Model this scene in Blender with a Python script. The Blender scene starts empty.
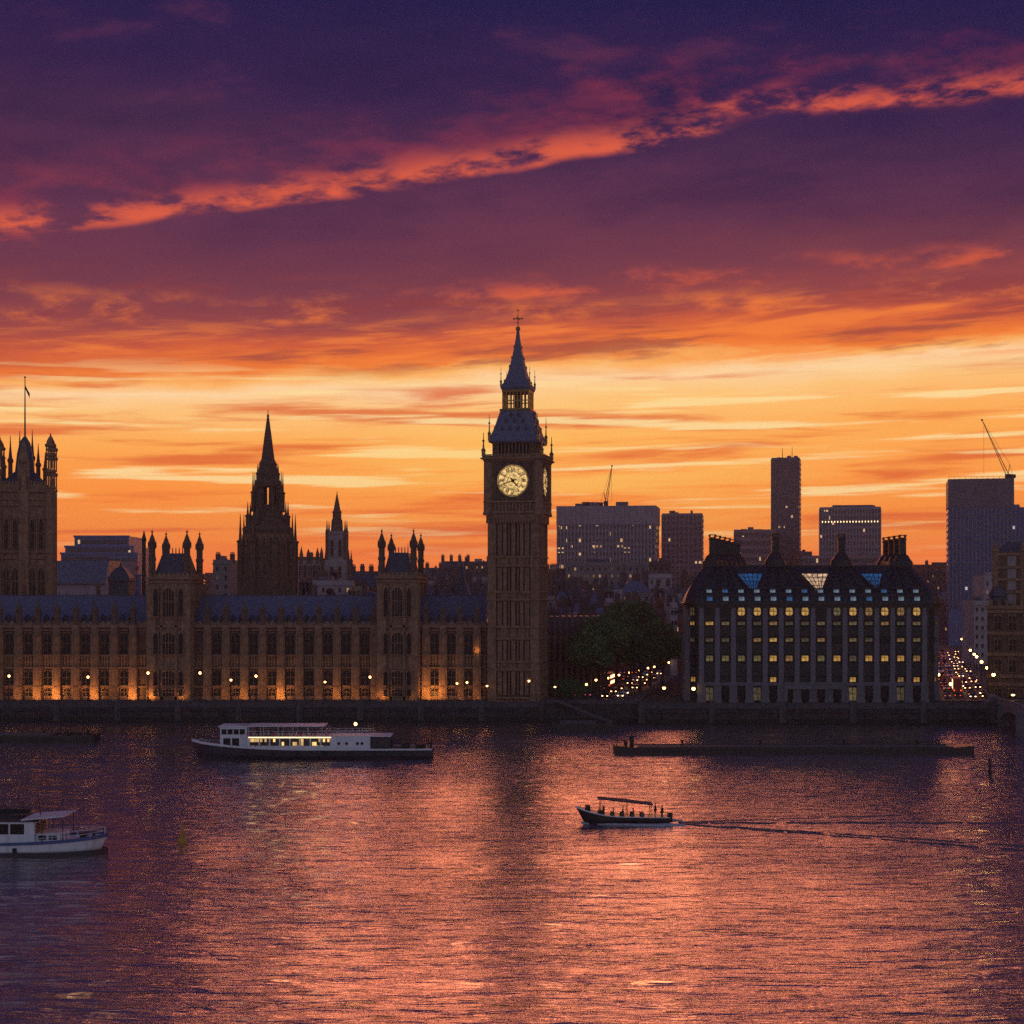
import bpy, bmesh, math, random
import numpy as np
from mathutils import Vector, Matrix
random.seed(7)
R = math.radians
scn = bpy.context.scene
col = scn.collection

# ------------------------------------------------------------------ camera
F, HZ, CH = 1600.0, 590.0, 33.0           # focal length in pixels, horizon row, camera height above the water
cam_d = bpy.data.cameras.new('camera')
cam = bpy.data.objects.new('camera', cam_d); col.objects.link(cam)
cam.location = (0, 0, CH); cam.rotation_euler = (R(90), 0, 0)
cam_d.sensor_width = 36; cam_d.lens = 36*F/1024
cam_d.shift_y = (HZ-512)/1024
cam_d.clip_start = 1; cam_d.clip_end = 30000
scn.camera = cam
def X(px, Y): return (px-512)/F*Y
def Z(py, Y): return CH-(py-HZ)/F*Y

def lin(r, g, b):
    f = lambda c: (c/255/12.92) if c/255 <= .04045 else ((c/255+.055)/1.055)**2.4
    return (f(r), f(g), f(b), 1)

# ------------------------------------------------------------------ view
scn.view_settings.view_transform = 'Standard'; scn.view_settings.look = 'None'
scn.view_settings.exposure = 0; scn.view_settings.gamma = 1
scn.cycles.use_denoising = False
scn.cycles.max_bounces = 6; scn.cycles.glossy_bounces = 3; scn.cycles.diffuse_bounces = 2
scn.cycles.sample_clamp_indirect = 1.4
SUN_AZ, SUN_EL = R(2.2), R(9)           # the sun is low behind the skyline

# ------------------------------------------------------------------ sky
world = bpy.data.worlds.new('World'); scn.world = world
world.use_nodes = True
wt = world.node_tree; wt.nodes.clear()
class G:
    """tiny expression helper for shader math"""
    def __init__(s, t): s.t = t
    def put(s, sock, v):
        if isinstance(v, (int, float)): sock.default_value = v
        elif isinstance(v, (tuple, list)): sock.default_value = v
        else: s.t.links.new(v, sock)
    def m(s, op, a, b=0, c=0, clamp=False):
        n = s.t.nodes.new('ShaderNodeMath'); n.operation = op; n.use_clamp = clamp
        for i, v in enumerate((a, b, c)): s.put(n.inputs[i], v)
        return n.outputs[0]
    def add(s, a, b): return s.m('ADD', a, b)
    def sub(s, a, b): return s.m('SUBTRACT', a, b)
    def mul(s, a, b): return s.m('MULTIPLY', a, b)
    def sstep(s, x, a, b, lo=0., hi=1.):
        n = s.t.nodes.new('ShaderNodeMapRange'); n.interpolation_type = 'SMOOTHSTEP'
        for i, v in enumerate((x, a, b, lo, hi)): s.put(n.inputs[i], v)
        return n.outputs[0]
    def vec(s, x, y, z=0.):
        n = s.t.nodes.new('ShaderNodeCombineXYZ')
        for i, v in enumerate((x, y, z)): s.put(n.inputs[i], v)
        return n.outputs[0]
    def noise(s, v, scale=1., detail=4., rough=.55, dist=0.):
        n = s.t.nodes.new('ShaderNodeTexNoise')
        s.put(n.inputs['Vector'], v)
        n.inputs['Scale'].default_value = scale; n.inputs['Detail'].default_value = detail
        n.inputs['Roughness'].default_value = rough; n.inputs['Distortion'].default_value = dist
        return n.outputs[0]
    def ramp(s, x, stops, interp='LINEAR'):
        n = s.t.nodes.new('ShaderNodeValToRGB'); n.color_ramp.interpolation = interp
        e = n.color_ramp.elements
        while len(e) < len(stops): e.new(.5)
        for q, (p, c) in zip(e, stops): q.position = p; q.color = c
        s.put(n.inputs[0], x); return n.outputs[0]
    def mix(s, f, a, b, mode='MIX'):
        n = s.t.nodes.new('ShaderNodeMix'); n.data_type = 'RGBA'; n.blend_type = mode
        s.put(n.inputs[0], f); s.put(n.inputs[6], a); s.put(n.inputs[7], b)
        return n.outputs[2]
g = G(wt)
tc = wt.nodes.new('ShaderNodeTexCoord')
sp = wt.nodes.new('ShaderNodeSeparateXYZ'); wt.links.new(tc.outputs['Generated'], sp.inputs[0])
dx, dy, dz = sp.outputs
hyp = g.m('SQRT', g.add(g.add(g.mul(dx, dx), g.mul(dy, dy)), 1e-5))
v = g.mul(g.m('DIVIDE', dz, hyp), 1600.)                       # elevation (tangent * 1600)
u = g.mul(g.m('ARCTAN2', dx, dy), 1600.)                       # azimuth (radians * 1600)
# the cloud deck rises to the right, more so high up
tilt = g.add(g.sstep(v, 110., 220., .0, .055), g.sstep(v, 300., 440., .0, -.10))
vs = g.sub(v, g.mul(u, tilt))
wl = g.noise(g.vec(g.mul(u, .0022), g.mul(v, .010), 3.1), 1., 5., .6)
wf = g.noise(g.vec(g.mul(u, .009), g.mul(v, .045), 8.7), 1., 6., .62)
amp = g.sstep(v, 60., 260., 12., 30.)
vw = g.add(g.add(vs, g.mul(g.sub(wl, .5), g.mul(amp, 2.2))), g.mul(g.sub(wf, .5), g.mul(amp, .9)))
H = 700.
stops = [(0, (236,108,58)), (25, (246,122,56)), (60, (252,142,58)), (100, (254,148,60)), (150, (255,172,84)), (185, (255,196,122)),
         (206, (255,212,160)), (218, (254,180,100)), (230, (240,122,52)), (250, (206,92,58)), (270, (152,70,70)), (310, (120,60,74)),
         (370, (98,51,78)), (430, (76,43,77)), (500, (52,34,75)), (590, (33,28,74)), (690, (25,26,72))]
base = g.ramp(g.m('DIVIDE', vw, H, clamp=True), [(p/H, lin(*c)) for p, c in stops])
# long thin streaks of cloud in the glowing part near the horizon
st = g.noise(g.vec(g.mul(g.add(u, g.mul(v, 1.5)), .0034), g.mul(g.sub(v, g.mul(u, .03)), .052), 1.7), 1., 5., .55, .4)
stm = g.mul(g.mul(g.sstep(st, .51, .68), g.sstep(v, 8., 60.)), g.sstep(v, 240., 195.))
base = g.mix(g.mul(stm, .8), base, lin(222, 98, 48))
st2 = g.noise(g.vec(g.mul(u, .0042), g.mul(g.sub(v, g.mul(u, .02)), .085), 6.2), 1., 4., .5)
stb = g.mul(g.mul(g.sstep(st2, .54, .66), g.sstep(v, 20., 90.)), g.sstep(v, 235., 190.))
base = g.mix(g.mul(stb, .85), base, lin(255, 222, 156))
# lit and dark streaks where the cloud deck thins out
s3 = g.noise(g.vec(g.mul(g.add(u, v), .0046), g.mul(g.sub(v, g.mul(u, .07)), .050), 9.3), 1., 6., .6, .25)
base = g.mix(g.mul(g.mul(g.sstep(s3, .50, .64), .70), g.mul(g.sstep(v, 218., 236.), g.sstep(g.sub(v, g.mul(u, .05)), 296., 250.))), base, lin(250, 132, 58))
base = g.mix(g.mul(g.mul(g.sstep(s3, .50, .36), .65), g.mul(g.sstep(v, 205., 232.), g.sstep(v, 330., 285.))), base, lin(138, 60, 64))
# soft mottling of the high cloud
s4 = g.noise(g.vec(g.mul(g.add(u, g.mul(v, .8)), .004), g.mul(g.sub(v, g.mul(u, .15)), .012), 5.1), 1., 6., .6, .3)
base = g.mix(g.mul(g.mul(g.sstep(s4, .42, .68), .42), g.sstep(v, 290., 400.)), base, lin(30, 26, 66))
base = g.mix(g.mul(g.mul(g.sstep(s4, .46, .30), .30), g.sstep(v, 300., 400.)), base, lin(122, 58, 82))
# glow round the hidden sun
gx = g.mul(g.sub(u, 60.), 1/230.); gy = g.mul(g.sub(v, 118.), 1/75.)
gl = g.m('EXPONENT', g.mul(g.add(g.mul(gx, gx), g.mul(gy, gy)), -1.))
base = g.mix(g.mul(gl, g.mul(g.sstep(st, .6, .4), .55)), base, lin(255, 206, 104))
# red-lit undersides of the cloud deck
fine = g.noise(g.vec(g.mul(g.add(u, g.mul(v, .9)), .013), g.mul(g.sub(v, g.mul(u, .16)), .036), 4.4), 1., 7., .6, .12)
pat = g.noise(g.vec(g.mul(u, .0075), g.mul(v, .012), 2.2), 1., 4., .55)
def lit_band(c0, slope, up, dn, u0, u1, f0, thr=.42, soft=.25, w=46.):
    ctr = g.add(g.add(c0, g.mul(u, slope)), g.mul(g.sub(pat, .5), w))
    d = g.sub(vs_raw, ctr)
    prof = g.mul(g.sstep(d, up, 0.), g.sstep(d, -dn, 0.))
    win = g.mul(g.sstep(u, u0-f0, u0+f0), g.sstep(u, u1+f0, u1-f0))
    return g.mul(g.mul(prof, win), g.sstep(fine, thr, thr+soft))
vs_raw = v
b1 = lit_band(426., .165, 31., 10., -900., 205., 25., .38, .20, 24.)
b1h = lit_band(440., .165, 80., 26., -900., 240., 60., .36, .40, 26.)
b2h = lit_band(484., .0, 70., 24., 100., 900., 60., .38, .40, 26.)
b2 = lit_band(476., .0, 30., 10., 195., 900., 30., .44, .22, 24.)
b3 = lit_band(296., .045, 26., 9., -60., 900., 120., .45, .25, 30.)
b4 = lit_band(272., .02, 34., 9., -900., 900., 100., .46, .26, 36.)
b5 = lit_band(500., .1, 40., 20., -150., 900., 150., .52, .3)
b6 = lit_band(380., .1, 14., 8., -900., -470., 20., .40, .2, 14.)
sky = g.mix(g.mul(b5, .28), base, lin(180, 62, 74))
sky = g.mix(g.mul(b1h, .34), sky, lin(190, 66, 74))
sky = g.mix(g.mul(b2h, .34), sky, lin(190, 66, 74))
sky = g.mix(g.mul(b1, .88), sky, lin(230, 98, 66))
sky = g.mix(g.mul(b2, .85), sky, lin(228, 96, 68))
sky = g.mix(g.mul(b6, .8), sky, lin(214, 82, 72))
sky = g.mix(g.mul(b3, .75), sky, lin(226, 96, 62))
sky = g.mix(g.mul(b4, .75), sky, lin(250, 126, 54))
# dusk sky behind the camera: a pale lavender-blue afterglow that lights the river fronts
# air between here and the horizon dims the low sky: the glow itself is a little brighter
lowb = g.add(1., g.mul(g.m('EXPONENT', g.mul(g.m('MAXIMUM', v, 0.), -1/150.)), .30))
lb = wt.nodes.new('ShaderNodeVectorMath'); lb.operation = 'SCALE'; wt.links.new(sky, lb.inputs[0]); wt.links.new(lowb, lb.inputs['Scale']); sky = lb.outputs[0]
sky_t = wt.nodes.new('ShaderNodeTexSky'); sky_t.sky_type = 'NISHITA'; sky_t.sun_disc = False
sky_t.sun_elevation = SUN_EL; sky_t.sun_rotation = SUN_AZ
rear = g.ramp(g.m('DIVIDE', v, 2600., clamp=True), [(0, (.165, .105, .135, 1)), (.25, (.115, .087, .15, 1)), (1, (.042, .04, .115, 1))])
rear = g.mix(.06, rear, sky_t.outputs[0], 'ADD')
rf = g.sstep(g.m('DIVIDE', dy, hyp), .35, -.35)
zen = g.sstep(dz, .45, .95)
sky = g.mix(zen, sky, (.03, .027, .10, 1))
sky = g.mix(rf, sky, rear)
sky = g.mix(g.sstep(dz, -.01, -.12), sky, (.02, .018, .025, 1))
bg = wt.nodes.new('ShaderNodeBackground'); bg.inputs[1].default_value = 1.0
wo = wt.nodes.new('ShaderNodeOutputWorld')
wt.links.new(sky, bg.inputs[0]); wt.links.new(bg.outputs[0], wo.inputs[0])

# ------------------------------------------------------------------ sun
sd = bpy.data.lights.new('sun', 'SUN'); sun = bpy.data.objects.new('sun', sd); col.objects.link(sun)
sd.energy = .55; sd.angle = R(26); sd.color = (1, .30, .13)
d = Vector((math.sin(SUN_AZ)*math.cos(SUN_EL), math.cos(SUN_AZ)*math.cos(SUN_EL), math.sin(SUN_EL)))
sun.rotation_euler = d.to_track_quat('Z', 'Y').to_euler()

# ------------------------------------------------------------------ materials
def mat(name, c, rough=.8, var=.25, scale=.6, bump=0., metal=0., spec=.5, stain=None, emit=None, estr=0., ior=None):
    m = bpy.data.materials.new(name); m.use_nodes = True
    t = m.node_tree; b = t.nodes['Principled BSDF']; q = G(t)
    co = t.nodes.new('ShaderNodeTexCoord').outputs['Object']
    n1 = q.noise(co, scale, 6., .62)
    dark = (c[0]*(1-var), c[1]*(1-var), c[2]*(1-var), 1); lite = (min(1, c[0]*(1+var)), min(1, c[1]*(1+var)), min(1, c[2]*(1+var)), 1)
    cc = q.ramp(n1, [(.3, dark), (.7, lite)])
    if stain:
        mp = t.nodes.new('ShaderNodeMapping'); mp.inputs['Scale'].default_value = (1.6, 1.6, .12)
        t.links.new(co, mp.inputs[0])
        n2 = q.noise(mp.outputs[0], 1., 5., .6)
        cc = q.mix(q.mul(q.sstep(n2, .48, .72), .75), cc, stain+(1,))
    t.links.new(cc, b.inputs['Base Color'])
    b.inputs['Roughness'].default_value = rough; b.inputs['Metallic'].default_value = metal
    b.inputs['Specular IOR Level'].default_value = spec
    if ior: b.inputs['IOR'].default_value = ior
    if bump:
        bn = t.nodes.new('ShaderNodeBump'); bn.inputs['Strength'].default_value = bump; bn.inputs['Distance'].default_value = .1
        t.links.new(q.noise(co, scale*6, 4., .6), bn.inputs['Height']); t.links.new(bn.outputs[0], b.inputs['Normal'])
    if emit:
        b.inputs['Emission Color'].default_value = emit+(1,)
        if var and estr < 10:
            t.links.new(q.mul(q.sstep(q.noise(co, 1.3, 3., .6), .3, .7, .25, 1.5), estr), b.inputs['Emission Strength'])
        else: b.inputs['Emission Strength'].default_value = estr
    return m
def lit_glass(name, c, cw, chh, frac, e, estr, rough=.12, spec=.6):
    """ribbon glazing behind which a fraction of the rooms has the light on"""
    m = bpy.data.materials.new(name); m.use_nodes = True
    t = m.node_tree; b = t.nodes['Principled BSDF']; q = G(t)
    co = t.nodes.new('ShaderNodeNewGeometry').outputs['Position']
    s = t.nodes.new('ShaderNodeSeparateXYZ'); t.links.new(co, s.inputs[0])
    ix = q.m('FLOOR', q.mul(q.add(s.outputs[0], s.outputs[1]), 1/cw)); iz = q.m('FLOOR', q.mul(s.outputs[2], 1/chh))
    wn = t.nodes.new('ShaderNodeTexWhiteNoise'); t.links.new(q.vec(ix, iz, 1.3), wn.inputs[0])
    cl = q.noise(q.vec(q.mul(ix, .16), q.mul(iz, .7), 5.), 1., 2., .5)
    on = q.m('GREATER_THAN', q.mul(wn.outputs[0], q.sstep(cl, .38, .66, .25, 1.)), 1-frac)
    b.inputs['Base Color'].default_value = c+(1,)
    b.inputs['Roughness'].default_value = rough; b.inputs['Specular IOR Level'].default_value = spec
    b.inputs['Emission Color'].default_value = e+(1,)
    t.links.new(q.mul(on, q.mul(q.sstep(wn.outputs[0], .8, 1., .4, 1.), estr)), b.inputs['Emission Strength'])
    return m
M = {}
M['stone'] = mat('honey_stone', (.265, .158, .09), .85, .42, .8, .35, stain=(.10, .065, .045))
M['stone_dark'] = mat('dark_stone', (.13, .085, .057), .9, .42, .8, .35, stain=(.06, .045, .035))  # darker stone; on the return wing its tone stands in for shade
M['stone_pale'] = mat('pale_stone', (.30, .25, .25), .85, .2, .4, .2, stain=(.2, .17, .17))
M['pier_stone'] = mat('grey_pier_stone', (.155, .15, .175), .8, .2, .4, .15, stain=(.12, .115, .13))
M['slate'] = mat('blue_slate', (.095, .12, .19), .5, .3, .9, .3, stain=(.05, .06, .10))
M['slate_dark'] = mat('dark_slate', (.05, .06, .09), .6, .3, .9, .3)
M['iron_roof'] = mat('cast_iron_roof', (.10, .12, .20), .5, .25, 1.2, .2, stain=(.06, .06, .09))
M['bronze'] = mat('dark_bronze', (.014, .02, .023), .45, .3, .7, .2, metal=.3)
M['bronze_green'] = mat('green_bronze', (.012, .032, .036), .45, .3, .7, .15, metal=.2)
M['glass'] = mat('dark_glass', (.008, .009, .013), .3, .2, .8, 0, spec=.22)
M['glass_blue'] = mat('blue_roof_glass', (.02, .10, .22), .12, .3, .8, 0, spec=.6, emit=(.02, .15, .4), estr=.35)
M['win_hi'] = mat('window_bright', (.3, .2, .1), .4, .3, 1., 0, emit=(1, .55, .12), estr=.42)
M['roof_bronze'] = mat('bronze_window_tint', (.012, .028, .036), .45, .35, .7, .2, metal=.2)  # teal tint puts the windows' bluish light into the roof colour
M['win_hi2'] = mat('window_soft', (.3, .2, .1), .4, .3, 1., 0, emit=(1, .50, .10), estr=.36)
M['win_mid2'] = mat('window_greenish', (.2, .16, .1), .4, .3, 1., 0, emit=(.9, .68, .22), estr=.10)
M['win_mid'] = mat('window_lit', (.2, .15, .1), .4, .3, 1., 0, emit=(1, .53, .14), estr=.17)
M['win_lo'] = mat('window_dim', (.1, .09, .06), .4, .3, 1., 0, emit=(.85, .62, .3), estr=.055)
M['win_cool'] = mat('window_cool', (.2, .22, .25), .3, .3, 1., 0, emit=(.45, .72, .95), estr=.17)
M['win_warmwhite'] = mat('skylight_lit', (.3, .25, .2), .4, .25, .6, 0, emit=(1, .62, .36), estr=.62)
M['dial'] = mat('opal_dial', (.6, .5, .3), .5, .12, .8, 0, emit=(1, .62, .19), estr=.80)
M['black_iron'] = mat('black_iron', (.018, .018, .022), .5, .3, 2., 0, metal=.4)
M['gilt'] = mat('gilt_iron', (.30, .19, .06), .4, .3, 2., 0, metal=.6)
M['paint_white'] = mat('white_paint', (.70, .72, .78), .4, .08, 1., 0, stain=(.5, .5, .52))
M['paint_navy'] = mat('navy_paint', (.015, .018, .035), .35, .2, 1., 0)
M['paint_black'] = mat('black_paint', (.012, .012, .015), .4, .3, 1., 0, stain=(.04, .03, .025))
M['paint_blue'] = mat('blue_paint', (.04, .08, .25), .35, .2, 1.)
M['paint_red'] = mat('red_paint', (.35, .02, .02), .35, .1, 1.)
wm = M['wall_mud'] = mat('river_wall_granite_coursed', (.05, .046, .05), .85, .4, .5, .4, stain=(.012, .016, .013))
_t = wm.node_tree; _b = _t.nodes['Principled BSDF']; _q = G(_t)
_co = _t.nodes.new('ShaderNodeTexCoord').outputs['Object']; _s = _t.nodes.new('ShaderNodeSeparateXYZ'); _t.links.new(_co, _s.inputs[0])
_br = _t.nodes.new('ShaderNodeTexBrick'); _t.links.new(_q.vec(_s.outputs[0], _s.outputs[2], 0.), _br.inputs[0]); _br.inputs['Scale'].default_value = 1.
_br.inputs['Brick Width'].default_value = 1.7; _br.inputs['Row Height'].default_value = .62; _br.inputs['Mortar Size'].default_value = .05
_br.inputs['Color1'].default_value = (1.25, 1.2, 1.2, 1); _br.inputs['Color2'].default_value = (.7, .72, .75, 1); _br.inputs['Mortar'].default_value = (.25, .25, .25, 1)
_c = _b.inputs['Base Color'].links[0].from_socket
_t.links.new(_q.mix(_q.sstep(_s.outputs[2], 1.6, .9), _q.mix(1., _c, _br.outputs[0], 'MULTIPLY'), (.012, .016, .010, 1)), _b.inputs['Base Color'])
M['city_lit'] = mat('city_window_lit', (.2, .15, .1), .4, .3, 1., 0, emit=(1, .52, .2), estr=.5)
M['yellow'] = mat('yellow_paint', (.55, .30, .04), .5, .2, 2., stain=(.2, .1, .03))
M['deck'] = mat('deck_boards', (.13, .11, .10), .8, .3, 1.5, .1)
M['wall_top'] = mat('parapet_granite', (.095, .088, .095), 1., .3, .6, .3, stain=(.04, .038, .04), spec=.06)
M['asphalt'] = mat('asphalt', (.05, .05, .055), .7, .25, .8, .1)
M['paving'] = mat('paving', (.13, .12, .12), 1., .25, .8, .1, spec=.05)
M['marking'] = mat('road_paint', (.6, .6, .58), .7, .15, 2.)
M['ground'] = mat('city_ground', (.06, .058, .06), 1., .3, .02, 0, spec=.05)
M['lamp'] = mat('lamp_glow', (1, .8, .5), .5, 0, 1, emit=(1, .52, .14), estr=9)
M['lamp_white'] = mat('lamp_golden', (1, .9, .7), .5, 0, 1, emit=(1, .52, .13), estr=15)
M['head'] = mat('headlight_glow', (1, .9, .8), .5, 0, 1, emit=(1, .52, .20), estr=8)
M['tail'] = mat('tail_glow', (.6, .02, .02), .5, 0, 1, emit=(1, .12, .04), estr=1.4)
M['bulb_red'] = mat('warning_lamp', (.6, .1, .05), .5, 0, 1, emit=(1, .3, .15), estr=20)
M['boat_glow'] = mat('saloon_light', (1, .8, .5), .5, 0, 1, emit=(1, .68, .32), estr=2.6)
M['rubber'] = mat('rubber', (.02, .02, .02), .8, .2, 3.)
M['skin'] = mat('skin', (.42, .24, .17), .6, .08, 6.)
M['cloth_dark'] = mat('dark_cloth', (.02, .022, .03), .9, .3, 6.)
M['cloth_grey'] = mat('grey_cloth', (.07, .065, .07), .9, .3, 6.)
M['hair'] = mat('hair', (.02, .015, .012), .7, .3, 10.)
M['bark'] = mat('bark', (.06, .045, .035), .9, .3, 2., .4)
M['leaf'] = mat('leaves', (.085, .165, .05), .75, .5, .35, 0)
M['concrete'] = mat('grey_concrete', (.34, .28, .33), .85, .2, .08, .1, stain=(.14, .12, .14))
M['rose_concrete'] = mat('rose_concrete', (.30, .19, .22), .85, .2, .08, .1)
M['blue_clad'] = mat('blue_cladding', (.11, .14, .30), .5, .2, .08, 0)
M['dark_clad'] = mat('dark_cladding', (.13, .11, .15), .6, .2, .08, 0)
M['ribbon_warm'] = lit_glass('office_ribbon', (.05, .04, .07), 1.0, 3., .34, (1, .60, .26), .95, .3)
M['ribbon_sparse'] = lit_glass('tower_ribbon', (.05, .042, .06), 1.0, 3., .14, (1, .62, .30), .8, .35)
M['ribbon_blue'] = lit_glass('blue_ribbon', (.035, .05, .11), 1.0, 3., .10, (.9, .82, .85), .6, .3)
HOUSE = {'brown brick': (.15, .085, .07), 'grey stone': (.20, .18, .19), 'pale stone': (.27, .225, .24), 'red brick': (.19, .07, .055),
         'white rendered': (.36, .32, .35), 'yellow brick': (.26, .19, .12), 'dark brick': (.085, .065, .07)}
for k, c in HOUSE.items(): M[k] = mat(k.replace(' ', '_'), c, .85, .22, .12, .1, stain=(c[0]*.6, c[1]*.6, c[2]*.6))

# ------------------------------------------------------------------ mesh helpers
class MB:
    def __init__(s): s.v = []; s.f = []
    def poly(s, pts):
        n = len(s.v); s.v += [tuple(p) for p in pts]; s.f.append(tuple(range(n, n+len(pts)))); return s
    def box(s, x0, x1, y0, y1, z0, z1):
        n = len(s.v)
        s.v += [(x0,y0,z0),(x1,y0,z0),(x1,y1,z0),(x0,y1,z0),(x0,y0,z1),(x1,y0,z1),(x1,y1,z1),(x0,y1,z1)]
        s.f += [tuple(n+i for i in q) for q in ((0,3,2,1),(4,5,6,7),(0,1,5,4),(1,2,6,5),(2,3,7,6),(3,0,4,7))]
        return s
    def loft(s, rings, cap0=True, cap1=True, closed=True):
        n = len(s.v); k = len(rings[0])
        for r in rings: s.v += [tuple(p) for p in r]
        for i in range(len(rings)-1):
            for j in range(k if closed else k-1):
                a = n+i*k+j; b = n+i*k+(j+1) % k
                s.f.append((a, b, b+k, a+k))
        if cap0: s.f.append(tuple(n+j for j in reversed(range(k))))
        if cap1: s.f.append(tuple(n+(len(rings)-1)*k+j for j in range(k)))
        return s
    def lathe(s, cx, cy, prof, n=8, rot=None):
        rot = math.pi/n if rot is None else rot
        return s.loft([[(cx+max(r, .004)*math.cos(rot+2*math.pi*j/n), cy+max(r, .004)*math.sin(rot+2*math.pi*j/n), z) for j in range(n)] for r, z in prof])
    def sq(s, cx, cy, prof):                                   # square plan, half widths
        return s.lathe(cx, cy, [(h*math.sqrt(2), z) for h, z in prof], 4, math.pi/4)
    def prism_xz(s, pts, y0, y1): return s.loft([[(x, y0, z) for x, z in pts], [(x, y1, z) for x, z in pts]])
    def prism_yz(s, pts, x0, x1): return s.loft([[(x0, y, z) for y, z in pts], [(x1, y, z) for y, z in pts]])
    def prism_xy(s, pts, z0, z1): return s.loft([[(x, y, z0) for x, y in pts], [(x, y, z1) for x, y in pts]])
    def tube(s, pts, r, n=6, r1=None):
        pts = [Vector(p) for p in pts]; rings = []
        for i, p in enumerate(pts):
            t = (pts[min(i+1, len(pts)-1)]-pts[max(i-1, 0)]).normalized()
            a = t.cross(Vector((0, 0, 1)) if abs(t.z) < .9 else Vector((1, 0, 0))).normalized(); b = t.cross(a)
            rr = r if r1 is None else r+(r1-r)*i/(len(pts)-1)
            rings.append([p+a*rr*math.cos(2*math.pi*j/n)+b*rr*math.sin(2*math.pi*j/n) for j in range(n)])
        return s.loft(rings)
    def ball(s, cx, cy, cz, r, n=10, k=6, sz=1.):
        return s.lathe(cx, cy, [(r*math.sin(math.pi*i/k), cz-sz*r*math.cos(math.pi*i/k)) for i in range(k+1)], n)
    def disc_y(s, cx, cz, y0, y1, r, n=32, rin=0.):
        if rin <= 0: return s.prism_xz([(cx+r*math.cos(2*math.pi*j/n), cz+r*math.sin(2*math.pi*j/n)) for j in range(n)], y0, y1)
        c = [(math.cos(2*math.pi*j/n), math.sin(2*math.pi*j/n)) for j in range(n)]
        return s.loft([[(cx+q*a, y, cz+q*b) for a, b in c] for q, y in ((rin, y0), (r, y0), (r, y1), (rin, y1), (rin, y0))], False, False)
    def add(s, o, M4=None):
        n = len(s.v); s.v += [tuple(M4 @ Vector(p)) if M4 else p for p in o.v]; s.f += [tuple(i+n for i in q) for q in o.f]; return s
    def build(s, name, m, parent=None, org=(0, 0, 0), smooth=False, fix=True):
        me = bpy.data.meshes.new(name)
        me.from_pydata([(p[0]-org[0], p[1]-org[1], p[2]-org[2]) for p in s.v], [], s.f)
        if fix:
            bm = bmesh.new(); bm.from_mesh(me); bmesh.ops.recalc_face_normals(bm, faces=bm.faces); bm.to_mesh(me); bm.free()
        if smooth: me.polygons.foreach_set('use_smooth', [True]*len(me.polygons))
        me.materials.append(M[m] if isinstance(m, str) else m)
        o = bpy.data.objects.new(name, me); col.objects.link(o)
        if parent: o.parent = parent
        return o
def tag(o, label, cat, group=None):
    o['label'] = label; o['category'] = cat
    if group: o['group'] = group
    return o
def thing(name, label, cat, loc, rz=0., group=None):
    o = bpy.data.objects.new(name, None); col.objects.link(o); o.empty_display_size = .5
    o.location = loc; o.rotation_euler = (0, 0, rz)
    return tag(o, label, cat, group)
def struct(o): o['kind'] = 'structure'; return o
def stuff(o): o['kind'] = 'stuff'; return o
KIDS = {}
def kids(o):
    return [c for c in bpy.data.objects if c.parent == o]
def copy_tree(o, parent=None, cache=None):
    cache = cache if cache is not None else {}
    c = o.copy(); col.objects.link(c)
    if parent: c.parent = parent
    if o.name not in KIDS: KIDS[o.name] = kids(o)
    for k in KIDS[o.name]: copy_tree(k, c)
    return c
def put(src, parent, loc, m=None, rz=0.):
    """a copy of a part (and its sub-parts) under the same or another thing"""
    c = copy_tree(src, parent); c.location = loc; c.rotation_euler = (0, 0, rz)
    return c
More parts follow.
